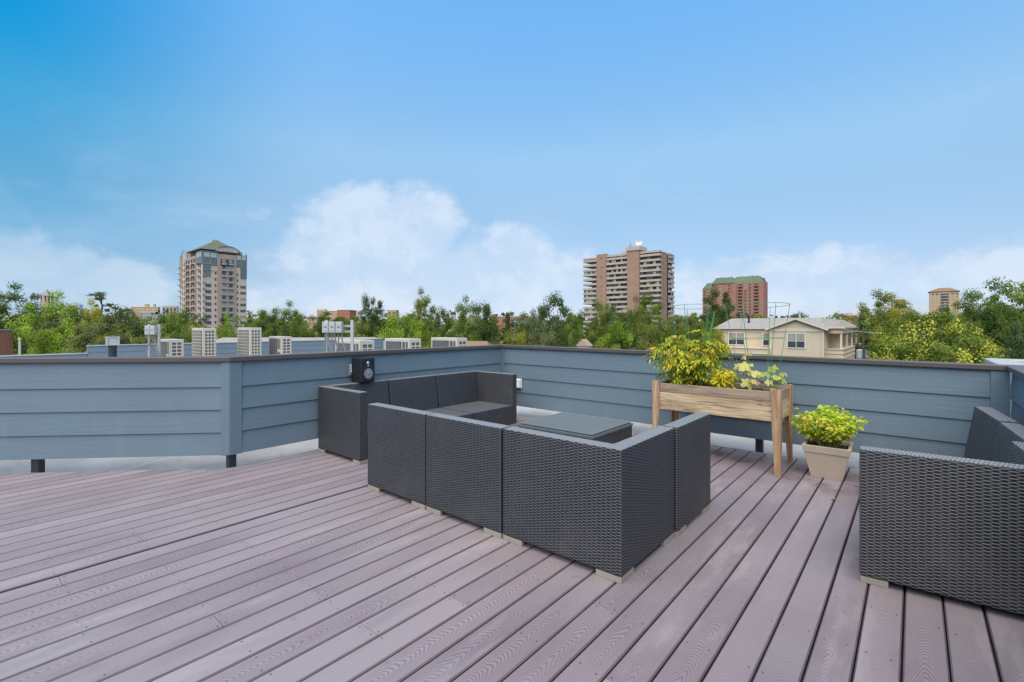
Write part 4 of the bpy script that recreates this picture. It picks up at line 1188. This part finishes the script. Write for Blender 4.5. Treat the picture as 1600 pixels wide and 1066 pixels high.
for i in range(nf):
    z = H-fl*(i+1)
    if z < 3: break
    # balcony fronts: left corner, middle run, right corner wrapping to +X, rear corner
    lw = X0 if rg.random() > .25 else X0
    bal.box(X0,X0+9.1,-.4,-.2,z+.55-.5,z+1.2); bal.box(X0,X0+.2,-.2,9,z+.05,z+1.2); sl.box(X0+.1,X0+9.1,-.19,9,z-.12,z+.04); bal.flush()
    bal.box(X0+15.7,-18.9,-.2,.0,z+.05,z+1.2); sl.box(X0+15.7,-18.9,.001,2.0,z-.12,z+.04); bal.flush()
    bal.box(-11.5,0,-.2,.0,z+.05,z+1.2); bal.box(-.2,-.001,.001,2.6,z+.05,z+1.2); sl.box(-11.5,-.21,.001,2.4,z-.12,z+.04); bal.flush()
    bal.box(-1.2,.6,10.6,10.8,z+.05,z+1.2) if False else None
    bal.box(.3,.5,10.6,19.5,z+.05,z+1.2); sl.box(-2.6,.3,10.6,19.5,z-.12,z+.04); bal.flush()
    # glazing behind / enclosed balconies
    zt0, zt1 = z+1.21, z+fl-.13
    for a, b, n in ((X0+15.8,-19.0,9),(-11.4,-.3,6)):
        w_ = (b-a)/n
        for k in range(n):
            r_ = rg.random()
            at = .25 if r_ < .5 else 1.2
            P_.add('y', a+k*w_+.12, a+(k+1)*w_-.12, zt0, zt1, at, wmats[rg.randint(0,4)] if r_ < .75 else M['dark_gap'])
    encl = rg.random() < .6
    for k in range(3 if not encl else 6):
        a = X0+9.0-(k+1)*1.45; P_.add('y', a+.1, a+1.35, zt0, zt1, .1 if encl else 1.9, wmats[rg.randint(0,3)])
    for k in range(4): P_.add('x', 11.0+k*2.1, 12.8+k*2.1, zt0, zt1, .0 if rg.random() < .6 else -1.0, wmats[rg.randint(0,4)])
    if i % 2 == 0: P_.add('y', X0+12.3, X0+12.8, z+1.2, z+2.2, -.4, M['window'], .05)
    if i % 3 == 1: P_.add('y', -15.4, -14.9, z+1.2, z+2.2, -1.0, M['window_pale'], .05)
    P_.add('x', 5.5, 6.1, z+1.2, z+2.3, -.3, M['window'], .05)
for b_ in ((X0,X0+9.1,-.4,9,H-1.2,H-.3),(X0+15.7,-18.9,-.2,8,H-1.0,H+.2),(-11.5,0,-.2,2.6,H-.9,H+.2),(-2.6,.5,10.6,19.5,H-1.2,H-.4)): bal.box(*b_); bal.flush()
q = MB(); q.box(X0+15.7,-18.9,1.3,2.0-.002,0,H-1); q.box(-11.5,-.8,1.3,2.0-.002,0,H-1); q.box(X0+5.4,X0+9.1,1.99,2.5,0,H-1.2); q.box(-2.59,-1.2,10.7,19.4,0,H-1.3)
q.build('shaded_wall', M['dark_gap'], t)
P_.done()
q = MB()
q.lathe([(.02,0),(1.1,.35),(1.9,1.1),(1.8,1.15),(1.0,.5),(.02,.2)], 16, 0, Matrix.Translation((-12.6,1.0,H+5.0)) @ Matrix.Rotation(R(65),4,'X') @ Matrix.Rotation(R(20),4,'Y'))
q.tube([(-12.6,1.2,H+3.3),(-12.6,1.2,H+5.2)], .25, 6)
q.build('satellite_dish', M['white_wall'], t)
q = MB(); q.tube([(-18.0,1,H+3.3),(-18.0,1,H+6.4)], .12, 5); q.box(-18.6,-17.3,.6,1.4,H+3.8,H+5.2); q.tube([(-17.4,1,H+3.3),(-17.4,1,H+6.8)], .1, 5); q.build('antenna', M['grey_wall'], t)

# --- red brick tower with copper green mansard
t, H = tower_root('red_tower', 'red brick tower with copper green mansard roof behind the wire cages', 1193, 430, 439.5)
fl = 2.9; X0 = -54
q = MB(); q.box(X0+11,0,0,16,0,H); q.box(X0,X0+10.999,1.5,15,0,H-4.5); q.box(-27,-23.0,-.8,-.002,0,H-.5); q.build('wall', M['red_brick'], t)
q = MB()
def mans(x0,x1,y0,y1,z,h,ins):
    q.add([(x0,y0,z),(x1,y0,z),(x1,y1,z),(x0,y1,z),(x0+ins,y0+ins*.6,z+h),(x1-ins,y0+ins*.6,z+h),(x1-ins,y1-ins*.6,z+h),(x0+ins,y1-ins*.6,z+h)],[(0,1,5,4),(1,2,6,5),(2,3,7,6),(3,0,4,7),(4,5,6,7)])
mans(X0+9,-24,-.8,16.3,H+.01,5.6,4.0); mans(-28,-.3,-.3,16.3,H+.011,5.5,4.5); mans(X0-.3,X0+16,1.2,15.3,H-4.49,5.8,4.2)
q.box(-1.6,-.4,3,8,H+.02,H+3.2)
q.build('roof', M['green_roof2'], t)
q = MB()
for k in range(4): q.box(-38+k*9,-37+k*9,5,6.2,H+5.4,H+6.8)
q.box(X0+11,.02,-.15,-.002,H-.6,H+.005)
q.build('roof_vent', M['tan_wall'], t)
P_ = Panes(t, 100); rg = random.Random(5)
for i in range(16):
    z = H-2.6-fl*i
    if z < 18: break
    for x, w_, m_ in ((-21.2,3.6,'dark_gap'),(-15.8,1.4,'window_pale' if i < 2 else 'window'),(-12.0,1.4,'window'),(-7.6,3.2,'dark_gap'),(-27.0,.01,'window'),(-30.0,1.2,'dark_gap'),(-37,1.1,'window_pale'),(-41.5,1.0,'dark_gap'),(X0+14,.01,'window')):
        if w_ > .1: P_.add('y', x, x+w_, z-.7, z+.9, 0, M[m_])
    for x in (X0+1.0,X0+5.0):
        P_.add('y', x, x+2.2, z-5.0, z-3.5, 1.5, M['dark_gap'] if x < X0+2 else M['window_pale'])
P_.done()
q = MB()
for i in range(16):
    z = H-4.1-fl*i
    if z < 18: break
    for x in (-21.4,-7.8): q = MB(); q.box(x,x+3.9,-1.3,-.13,z,z+.9); q.build('balcony', M['red_brick'], t)

# --- tan tower on the right with hipped brown roof
t, H = tower_root('yellow_tower', 'yellowish tan tower with low hipped brown roof at the right', 1499, 480, 455.5)
X0 = -22.5
q = MB(); q.box(X0,0,0,20,0,H); q.build('wall', M['tan_wall'], t)
q = MB(); q.box(X0-.3,.3,-.3,20.3,H+.001,H+.5); q.add([(X0-1,-1,H+.501),(1,-1,H+.501),(1,21,H+.501),(X0-1,21,H+.501),(X0+7,8,H+4.6),(-7,8,H+4.6)],[(0,1,5,4),(1,2,5),(2,3,4,5),(3,0,4),(3,2,1,0)])
q.build('roof', M['tile'], t)
q = MB(); q.box(-14.3,-7.3,-.25,-.0015,0,H-.4); q.build('pale_bay', M['concrete'], t)
P_ = Panes(t, 100)
for i in range(12):
    z = H-2.6-2.95*i
    if i < 3: P_.add('y', -14.0,-7.6,z-.6,z+.9,-.25,M['dark_gap'])
    else:
        P_.add('y', -14.0,-11.4,z-.6,z+.9,-.25,M['dark_gap']); P_.add('y', -10.2,-7.6,z-.6,z+.9,-.25,M['dark_gap'])
    for x in (X0+1.8,X0+5,-5.8,-2.6): P_.add('y', x,x+1.7,z-.2,z+.9,0,M['tower_brown'] if i else M['window'])
P_.done()
q = MB()
for i in range(12):
    z = H-3.9-2.95*i
    pts = [(-10.8-3.4+6.8*k/10, -.26-1.1*math.sin(math.pi*k/10)) for k in range(11)]
    q = MB(); q.prism(pts, z, z+.6, 'z'); q.build('balcony', M['concrete'], t)

# --- small far buildings along the skyline
def block(name, label, px0, px1, d, py, dep, mat, wmat, nx, nz, wz=1.4, fl=3.0, top=None, cat='building', rz=None, extra=None):
    l0, l1 = (px0-800)/FPX*d, (px1-800)/FPX*d
    p = PT((px0+px1)/2, d, py); w = l1-l0
    t = thing(name, label, cat, (p.x,p.y,GZ), TH if rz is None else rz)
    H = p.z-GZ
    if abs((px0+px1)/2-800) > 420: dep = min(dep, 2.5)
    q = MB(); q.box(-w/2,w/2,0,dep,0,H); q.build('wall', mat, t)
    P_ = Panes(t, 60); pitch = w/nx
    for i in range(nz):
        for k in range(nx): P_.add('y', -w/2+pitch*(k+.18), -w/2+pitch*(k+.82), H-1.0-wz-fl*i, H-1.0-fl*i, 0, wmat)
    P_.done()
    q = MB(); q.box(-w/2-.15,w/2+.15,-.2,dep,H+.001,H+.5)
    if extra: extra(q, w, dep, H)
    q.build('roof', M[top] if top else mat, t)
    return t, w, H
d_ = 340
block('twin_block', 'white apartment slab peeking out between trees at the far left', 99,110, d_, 478, 10, M['white_wall'], M['window_pale'], 2, 6)
block('twin_block', 'narrow white and grey striped block right of the white slab at the far left', 113.5,124.5, d_, 477, 10, M['white_wall'], M['grey_wall'], 3, 7, 2.4)
block('tan_block', 'wide tan block with balcony bands left of the tall tan tower', 204.5,247, 420, 480.5, 14, M['tan_wall'], M['tower_brown'], 5, 6, 1.6, extra=lambda q,w,dp,H: (q.box(-w*.02,w*.12,.5,2,H+.501,H+3), q.box(w*.30,w*.36,.5,2,H+.501,H+3)))
block('pale_block', 'pale ribbed block beside the tall tan tower with dark vertical slits', 253.5,276, 400, 479.5, 14, M['concrete'], M['dark_gap'], 4, 5, 2.6)
block('grey_block', 'small pale grey office building in front of the wide tan block', 219,236, 300, 490, 12, M['grey_wall'], M['window_pale'], 4, 5)
block('dark_block', 'dark bluish low building in front of the tan block left of the tower', 234,248, 290, 494, 12, M['grey_wall'], M['window'], 3, 3)
block('pink_block', 'low pinkish brick building behind trees beneath the bent pine', 176,206, 310, 491, 12, M['pink_brick'], M['tower_tan'], 6, 3, 1.2)
block('pink_block', 'low pink brick gable between trees right of the tan tower', 479,496, 220, 497, 10, M['pink_brick'], M['tan_wall'], 3, 2, 1.2)
block('brick_block', 'tan front half of the brick apartment building behind the disconnect boxes', 495,527, 330, 487, 14, M['tan_wall'], M['tower_brown'], 6, 6, 1.5, extra=lambda q,w,dp,H: q.box(-w*.5,-w*.15,1,6,H+.501,H+1.6))
block('brick_block', 'orange brick wing of the apartment building behind the disconnect boxes', 527,546.5, 325, 485.5, 14, M['orange_brick'], M['red_brick'], 5, 7, 1.5)
block('tan_block', 'small yellowish tower between trees in the middle left distance', 605,619, 420, 485.5, 10, M['tan_wall'], M['tile'], 2, 5, 2.4, top='concrete')
block('white_block', 'tiny white tower rising between the trees right of the spiky poplar', 697,710, 420, 487.5, 10, M['white_wall'], M['window_pale'], 2, 5, 2.4)
block('white_block', 'slim pale slab behind the dark tree right of the disconnect frame', 557.5,562, 400, 486, 8, M['white_wall'], M['window_pale'], 1, 5, 2.4)
block('long_block', 'long orange building with dark upper storey behind trees left of the brown tower', 768,838, 230, 496, 16, M['orange_brick'], M['dark_gap'], 5, 1, 1.3, top='grey_wall')
block('long_block', 'grey lower wing with small windows in front of the long orange building', 803,838, 215, 503, 6, M['grey_wall'], M['window'], 6, 2, 1.2)
block('yellow_block', 'yellowish apartment block half hidden by the broad olive tree', 1396,1414, 330, 469, 14, M['tan_wall'], M['dark_gap'], 3, 9, 1.5, top='tower_brown')
block('white_block', 'pale low house on the horizon right of the cream house roof', 1325,1347, 300, 492, 10, M['white_wall'], M['window_pale'], 4, 1, 1.2)
block('pale_block', 'long low pale roofline on the horizon left of the yellowish tower', 1413,1446, 380, 496, 10, M['concrete'], M['window'], 6, 1, 1.2)
p = PT(1331, 300, 490); t = thing('brick_turret', 'small dark red roof block on the pale horizon house', 'building', (p.x,p.y,GZ), TH)
q = MB(); q.box(-3,3,-.5,5,0,p.z-GZ-1.6); q.build('wall', M['red_brick'], t)
q = MB(); q.add([(-3.4,-.9,p.z-GZ-1.59),(3.4,-.9,p.z-GZ-1.59),(3.4,5.4,p.z-GZ-1.59),(-3.4,5.4,p.z-GZ-1.59),(-1.5,2,p.z-GZ+.4),(1.5,2,p.z-GZ+.4)],[(0,1,5,4),(1,2,5),(2,3,4,5),(3,0,4),(3,2,1,0)]); q.build('roof', M['red_brick'], t)
# church-like tower with pyramid roof
p = PT(73, 170, 462.5); t = thing('pyramid_roof_tower', 'square stone tower with grey pyramid roof above trees at the far left', 'tower', (p.x,p.y,GZ), TH+R(8))
H = p.z-GZ; hw = 1.22
q = MB(); q.box(-hw,hw,-hw,hw,0,H-2.2)
for x in (-hw+.22,0,hw-.22):
    for y in (-hw+.22,hw-.22): q.box(x-.22,x+.22,y-.22,y+.22,H-2.199,H)
q.build('wall', M['tower_brown'], t)
q = MB(); q.add([(-hw-.2,-hw-.2,H+.001),(hw+.2,-hw-.2,H+.001),(hw+.2,hw+.2,H+.001),(-hw-.2,hw+.2,H+.001),(0,0,H+2.4)],[(0,1,4),(1,2,4),(2,3,4),(3,0,4),(3,2,1,0)]); q.build('roof', M['shingle'], t)

# ------------------------------------------------------------------ trees
def ball(g, n, bias):
    v = unit(g.normal(size=(n,3))); return v*(g.uniform(0,1,(n,1))**bias)
def crown_pts(g, kind, R_, z0, z1, ncl):
    c = []
    zc = (z0+z1)/2; hz = (z1-z0)/2
    lob = [(unit(g.normal(size=(1,3)))[0], g.uniform(.86,1.13)) for _ in range(14)]
    while len(c) < ncl:
        u = ball(g, 1, .38)[0]
        if kind == 'cone':
            h = g.uniform(0,1)**1.35; rr = (1-h)*.95+.06; a = g.uniform(0,2*np.pi); r = rr*g.uniform(.45,1)
            c.append([R_*r*math.cos(a), R_*r*math.sin(a), z0+(z1-z0)*h]); continue
        if kind == 'spike':
            h = g.uniform(0,1); rr = (math.sin(math.pi*min(1,h*.9+.12)))**.7*(.55+.45*(1 if h < .6 else .6)); a = g.uniform(0,2*np.pi)
            a = round(a/(2*np.pi)*5)*2*np.pi/5+g.normal(0,.35) if h > .5 else a
            r = rr*g.uniform(.4,1); c.append([R_*r*math.cos(a), R_*r*math.sin(a), z0+(z1-z0)*h]); continue
        s_ = 1.0
        d = unit(u[None])[0]
        w = [max(0, float(np.dot(d, l[0])))**6 for l in lob]
        s_ = 1+sum((l[1]-1)*wi for l, wi in zip(lob, w))
        if kind == 'dome' and u[2] < -.35: continue
        c.append([R_*u[0]*s_, R_*u[1]*s_, zc+hz*u[2]*s_])
    return np.array(c)
def crown(name, kind, R_, z0, z1, ncl, per, leaf, cl, seed, gaps=0.0, mat=None, tonespread=.17):
    g = np.random.default_rng(seed)
    Cc = crown_pts(g, kind, R_, z0, z1, ncl)
    P=[]; D=[]; Nn=[]; T=[]
    ctr = np.array([0,0,(z0+z1)/2])
    for c in Cc:
        n = int(per*g.uniform(.6,1.5)); s_ = cl*g.uniform(.65,1.35)
        out = unit((c-ctr)[None])[0]
        od = unit(g.normal(size=(n,3)))
        rad = g.uniform(.25,1.0,(n,1))**.5*(1+.22*g.normal(size=(n,1)))
        off = od*rad*np.array([1,1,.66])*s_*.80
        p = c+off
        nn = unit(od*1.0+g.normal(size=(n,3))*.42+np.array([0,0,.42])+out*.35)
        dd = np.cross(nn, g.normal(size=(n,3)))
        P.append(p); D.append(dd); Nn.append(nn)
        ct_ = g.normal(.48,tonespread)
        T.append(ct_+g.normal(0,.10,n))
    P=np.concatenate(P); D=np.concatenate(D); Nn=np.concatenate(Nn); T=np.concatenate(T)
    n=len(P); L=leaf*g.uniform(.7,1.35,n)
    zt = np.percentile(P[:,2], 97.8); P[:,2] = z0+(P[:,2]-z0)*(z1-z0)/(zt-z0)
    rt_ = np.percentile(np.hypot(P[:,0],P[:,1]), 96); P[:,:2] *= R_/rt_; Cc = Cc*np.array([R_/rt_,R_/rt_,1])
    V,F = rhomb(P,D,Nn,L,L*.62)
    return mesh_np(name, V, F, 4, mat or M['tree_leaf'], T), Cc
def trunk_mesh(name, H, zsplit, R_, cents, r0, seed, mat, nl=9):
    g = random.Random(seed); q = MB()
    bend = (g.uniform(-.4,.4), g.uniform(-.4,.4))
    pts = [(bend[0]*u*u, bend[1]*u*u, H*u) for u in (0,.15,.35,.55,.75,.92)]
    q.tube(pts, [r0*1.35,r0,r0*.85,r0*.62,r0*.36,r0*.1], 8)
    idx = list(range(len(cents))); g.shuffle(idx)
    for i in idx[:nl]:
        c = cents[i]; zs = min(max(zsplit, c[2]-abs(math.hypot(c[0],c[1]))*1.1), H*.8); u = zs/H
        b = Vector((bend[0]*u*u, bend[1]*u*u, zs)); e = Vector((float(c[0]),float(c[1]),float(c[2])))
        m = b.lerp(e,.5)+Vector((0,0,-.15*(e-b).length*.4))
        q.tube([b, m, e], [r0*.42, r0*.26, r0*.07], 5)
    return q.build(name, mat)
PROTO = {}
def proto(key, kind, R_, z0, z1, ncl, per, leaf, cl, seed, r0=.26, bark='bark', nl=10, tonespread=.17):
    if not key.startswith('far'): per = int(per*1.5); leaf *= .80
    root = bpy.data.objects.new('tree_form', None)
    cr, cc = crown('crown', kind, R_, z0, z1, ncl, per, leaf, cl, seed, tonespread=tonespread)
    tr = trunk_mesh('trunk', z0+(z1-z0)*.62, max(1.5,z0*.8), R_, cc, r0, seed, M[bark], nl)
    PROTO[key] = dict(crown=cr, trunk=tr, R=R_, H=z1, used=False)
proto('round', 'round', 4.4, 2.5, 15, 125, 150, .30, 1.25, 1)
proto('oak', 'round', 5.0, 3.5, 15, 160, 130, .30, 1.15, 2)
proto('tall', 'spike', 3.0, 2.5, 15, 110, 135, .27, .95, 3, .2)
proto('cone', 'cone', 3.2, 2.5, 15, 140, 120, .23, .80, 4, .2)
proto('airy', 'round', 2.6, 4.0, 15, 70, 45, .20, .8, 5, .10, 'bark_pale', 14)
proto('dome', 'dome', 5.6, 3.5, 15, 200, 105, .27, 1.05, 6)
proto('loose', 'round', 4.0, 3.0, 15, 95, 120, .28, 1.05, 7, .24, 'bark', 16)
proto('far', 'round', 4.6, 2.5, 15, 62, 70, .55, 1.45, 8, nl=3, tonespread=.13)
proto('far_b', 'round', 4.0, 2.0, 15, 58, 70, .55, 1.35, 9, nl=3, tonespread=.13)
proto('far_c', 'cone', 2.8, 2.0, 15, 50, 50, .5, 1.0, 10, nl=2, tonespread=.13)
TR = random.Random(77)
GREEN = dict(dark=(.10,.140,.042,1), mid=(.17,.225,.052,1), bright=(.25,.325,.050,1), yellow=(.36,.345,.055,1), olive=(.24,.245,.066,1), blue=(.12,.155,.072,1), grey=(.20,.22,.10,1), pale=(.30,.31,.11,1))
def tree(px, d, py, wpx, key, col, label, group=None, name='tree', cat='tree'):
    pr = PROTO[key]
    p = PT(px, d, py); sz = (p.z-GZ)/pr['H']; sx = (wpx/FPX*d/2)/pr['R']
    t = thing(name, label, cat, (p.x,p.y,GZ), TR.uniform(0,6.28), group)
    t.scale = (sx,sx,sz)
    for k in ('crown','trunk'):
        if not pr['used']: o = pr[k]
        else: o = pr[k].copy(); C.objects.link(o)
        o.parent = t
        c = GREEN[col]; j = TR.uniform(.88,1.12); o.color = (c[0]*j*TR.uniform(.93,1.07), c[1]*j, c[2]*j, 1)
    pr['used'] = True
    return t
NEAR = [
 (15,72,459,95,'loose','blue','large dark bluish green tree at the far left edge'),
 (-25,60,470,80,'oak','dark','dark broad tree cut by the left edge of the view'),
 (78,50,476,95,'loose','bright','light green tree in front of the stone tower with pyramid roof'),
 (60,34,528,75,'round','bright','bright green low tree just above the lower left roof parapet'),
 (105,52,496,70,'round','mid','mid green tree right of the pyramid roofed tower'),
 (120,70,487,60,'oak','olive','olive tree below the white and grey striped blocks'),
 (150,60,484,50,'loose','yellow','yellow tinged tree at the foot of the bent pine'),
 (140,40,515,90,'oak','pale','pale speckled tree left of the black roof flue'),
 (185,40,499,110,'oak','grey','broad grey green tree behind the black roof flue'),
 (235,44,510,80,'round','olive','olive green tree behind the left disconnect boxes'),
 (273,40,499,75,'oak','mid','rounded green tree at the left foot of the tan tower'),
 (300,50,520,60,'round','pale','pale green tree right at the foot of the tan tower'),
 (350,38,511,44,'loose','bright','small bright green tree between the two tall air conditioners'),
 (404,80,491,45,'round','mid','green tree just right of the tan tower'),
 (446,72,485,62,'loose','mid','open green tree with pale branches left of the pink gable'),
 (423,60,500,60,'oak','dark','dark green tree above the low air conditioner beside the tall pair'),
 (475,75,497,45,'round','mid','rounded green tree beside the pink brick gable'),
 (512,60,502,58,'oak','dark','dark green tree directly behind the three disconnect boxes'),
 (538,75,505,50,'round','olive','olive tree right of the disconnect frame post'),
 (581,56,475,56,'oak','dark','tall dark tree standing alone right of the disconnect frame'),
 (563,48,512,48,'round','olive','olive bushy tree below the tall dark tree'),
 (618,46,502,70,'round','bright','bright green rounded tree above the near roof air conditioners'),
 (650,42,512,75,'oak','bright','vivid green broad tree right of the bright rounded one'),
 (664,62,468,54,'loose','olive','spiky twin topped poplar rising above the bright trees'),
 (655,66,478,26,'tall','olive','narrow leafy treetop beside the taller open poplar'),
 (690,60,494,52,'oak','mid','slender green tree right of the spiky poplar'),
 (730,64,479,60,'loose','mid','tall green tree with thin crown tip left of the dark pine'),
 (716,45,515,60,'oak','mid','mid green tree right behind the last air conditioner'),
 (754,52,484,62,'round','dark','dark dense tree in the centre above the wall corner'),
 (793,66,493,32,'cone','dark','small dark conifer in front of the long orange building'),
 (822,66,507,40,'round','mid','green tree in front of the grey low wing'),
 (812,42,530,60,'round','yellow','yellow green bush just above the wall right of the corner'),
 (868,52,473,76,'oak','blue','big dark pointed tree left of the brown balcony tower'),
 (843,60,489,50,'round','blue','dark narrow tree on the left flank of the big pointed tree'),
 (850,40,523,60,'loose','grey','grey green small tree at the foot of the big pointed tree'),
 (898,50,500,52,'oak','mid','green tree right of the big pointed tree'),
 (888,38,524,50,'round','dark','low dark tree above the wall under the balcony tower left side'),
 (945,62,482,64,'oak','mid','broad green tree in front of the balcony tower left half'),
 (1003,66,468,48,'round','mid','tall rounded tree in front of the balcony tower brick column'),
 (1025,54,486,58,'oak','mid','green tree covering the right foot of the balcony tower'),
 (975,52,497,80,'round','dark','dark green tree in the gap below the balcony tower'),
 (962,38,516,72,'oak','bright','light green low tree above the wall left of the tomato plant'),
 (1010,40,518,60,'round','olive','olive low tree behind the tomato plant'),
 (1122,95,461,58,'oak','dark','dark round tree in front of the red brick tower'),
 (1072,90,499,64,'round','olive','flat topped olive trees below the gap between the two brick towers'),
 (1103,58,510,70,'oak','mid','mid green tree left of the cream house'),
 (1060,50,519,70,'round','mid','green tree right behind the tomato plant top'),
 (1120,46,523,36,'round','yellow','yellow green shrub tree touching the left end of the cream house'),
 (1382,80,466,84,'oak','olive','broad olive tree with the yellowish block behind it'),
 (1405,60,489,70,'round','yellow','yellow leaved tree in front of the broad olive tree'),
 (1348,62,497,52,'cone','blue','dark bluish spruce behind the utility pole'),
 (1372,36,501,44,'airy','bright','airy young tree with a thin white trunk right of the utility pole'),
 (1392,44,502,50,'round','dark','dark purplish tree between the young tree and the yellow flowered tree'),
 (1478,130,484,26,'round','dark','small dark round tree in front of the yellowish tower'),
 (1505,75,494,50,'round','yellow','yellow green tree right below the yellowish tower'),
 (1440,80,497,60,'round','olive','olive tree behind the yellow flowered tree'),
 (1530,62,466,84,'oak','mid','tall green tree right of the yellowish tower'),
 (1588,50,453,120,'oak','mid','large green tree filling the right edge of the view'),
 (1555,42,492,100,'round','dark','dark lower green tree right of the yellow flowered tree'),
 (1640,44,470,110,'oak','mid','broad green tree cut by the right edge of the view'),
 (1598,38,515,60,'oak','blue','dark drooping tree just above the neighbouring white coping'),
]
for a in NEAR: tree(*a)
# the yellow flowered tree: crown plus clusters of yellow pods as a part of its own
t = tree(1458, 34, 503, 180, 'dome', 'mid', 'wide tree covered in yellow flower clusters right of the utility pole', name='flowering_tree')
g = np.random.default_rng(9)
P=[];D=[];Nn=[];T=[]
for k in range(330):
    u = unit(g.normal(size=(1,3)))[0]
    if u[2] < -.3: continue
    c = np.array([5.6*u[0], 5.6*u[1], 9.25+5.75*u[2]])*np.array([1,1,1])*1.0
    c[:2] *= g.uniform(.86,1.04); n = 34
    off = g.normal(size=(n,3))*np.array([.30,.30,.32])
    nn = unit(g.normal(size=(n,3))+np.array([0,0,.5])+u*.6)
    P.append(c+off); D.append(np.cross(nn,g.normal(size=(n,3)))); Nn.append(nn); T.append(g.normal(.5,.15)+g.normal(0,.12,n))
P=np.concatenate(P);D=np.concatenate(D);Nn=np.concatenate(Nn);T=np.concatenate(T)
L=.20*g.uniform(.7,1.3,len(P)); V,F=rhomb(P,D,Nn,L,L*.7)
M['blossom'] = m_leaf('yellow_blossom', (.56,.54,.10,1), .3, .35)
mesh_np('blossom', V, F, 4, M['blossom'], T, t)
# bent pine at the far left, leaning with pads of needles
p = PT(152, 70, 508)
t = thing('bent_pine', 'sparse bent pine with flat tufts leaning over the trees at the left', 'tree', (p.x,p.y,GZ), TH)
H0 = p.z-GZ; s_ = 70/FPX
q = MB()
def LP(px, py, dy=0): return Vector(((px-152)*s_, dy, (508-py)*s_+H0))
q.tube([Vector((-.3,0,0)), LP(150,520), LP(153,505), LP(158,490), LP(160,478), LP(156,469), LP(148,463)], [.3,.2,.17,.13,.11,.08,.05], 7)
q.tube([LP(160,478), LP(168,478,.4), LP(176,483,.6), LP(186,486,.8), LP(194,485,.9)], [.10,.08,.07,.05,.03], 6)
q.tube([LP(159,474), LP(163,467,-.5), LP(163,461,-.6)], [.07,.05,.03], 5)
q.tube([LP(155,500), LP(162,496,.3), LP(166,489,.5)], [.08,.05,.03], 5)
q.build('trunk', M['bark'], t)
P=[];D=[];Nn=[];T=[]
for (px,py,rx,rz,dy) in ((146,461,8,2.2,0),(153,459,8,2.5,.3),(160,462,7,3,-.4),(163,467,5,3,-.5),(151,467,5,2,.2),(168,476,6,2,.4),(175,481,5,1.8,.6),(184,485,6,2.2,.8),(193,484,6,2.6,.9),(197,489,4,2,1),(164,485,3,2,.4),(150,478,2,1.2,0),(164,495,4,2,.5)):
    c = np.array(LP(px,py,dy)); n = 170
    off = g.normal(size=(n,3))*np.array([rx*.5,rx*.4,rz*.5])*s_
    P.append(c+off); nn = unit(g.normal(size=(n,3))+np.array([0,0,.4])); D.append(np.cross(nn,g.normal(size=(n,3)))); Nn.append(nn); T.append(g.normal(.5,.12)+g.normal(0,.1,n))
P=np.concatenate(P);D=np.concatenate(D);Nn=np.concatenate(Nn);T=np.concatenate(T); L=.24*g.uniform(.7,1.3,len(P))
V,F=rhomb(P,D,Nn,L,L*.4); o=mesh_np('crown', V, F, 4, M['tree_leaf'], T, t); o.color = GREEN['blue']
# distant single crowns, three rows
NF = 0
for (d0, y0, n, wp) in ((118,499,30,58),(175,496,30,44),(260,495,34,34)):
    for i in range(n):
        px = -90+1780*(i+TR.uniform(.15,.85))/n
        d = d0*TR.uniform(.9,1.15); py = y0+TR.uniform(-4,6)
        if 880 < px < 1060: py += 3
        key = TR.choice(['far','far','far_b','far_b','far_c'])
        col = TR.choice(['mid','dark','olive','blue','grey','mid'])
        tree(px, d, py, wp*TR.uniform(.8,1.25)*(.6 if key == 'far_c' else 1), key, col, 'distant green tree in the band of crowns along the horizon', 'distant trees along the horizon')
# far-off wood: one mass out to the horizon
g = np.random.default_rng(31)
P=[];D=[];Nn=[];T=[]
for k in range(2600):
    d = g.uniform(330,1500); px = g.uniform(-150,1750)
    py_top = HOR-(9.5-(d-330)/1500*2)/d*FPX if False else None
    c = np.array(PT(px, d, z=g.uniform(-6,5.0+d*.004)))
    n = 22; s1 = 3.6
    P.append(c+g.normal(size=(n,3))*np.array([s1,s1,s1*.8])); nn=unit(g.normal(size=(n,3))+np.array([0,0,.6])); D.append(np.cross(nn,g.normal(size=(n,3)))); Nn.append(nn); T.append(g.normal(.5,.12)+g.normal(0,.08,n))
P=np.concatenate(P);D=np.concatenate(D);Nn=np.concatenate(Nn);T=np.concatenate(T); L=3.4*g.uniform(.7,1.3,len(P))
V,F=rhomb(P,D,Nn,L,L*.7); o=mesh_np('far_wood', V, F, 4, M['tree_leaf'], T); o.color=(.060,.085,.050,1)
tag(o, 'far off mass of green treetops reaching to the horizon', 'wood', kind='stuff')
# ground sheet
k = N('street_level_ground'); P_ = k.pos()
nz = k.noise(P_, .02, 5); k.bsdf(k.mix(k.ramp(nz,.42,.55), (.055,.075,.03,1), (.10,.095,.09,1)), .95, 0, .1); M['ground'] = k.mat
q = MB(); q.add([(-4500,-4500,GZ),(4500,-4500,GZ),(4500,4500,GZ),(-4500,4500,GZ)],[(0,1,2,3)])
tag(q.build('ground', M['ground']), 'street level ground far below the roof terrace', 'ground', kind='structure')
for pr in PROTO.values():                           # forms never planted leave the scene
    if not pr['used']:
        for k_ in ('crown', 'trunk'): bpy.data.objects.remove(pr[k_])
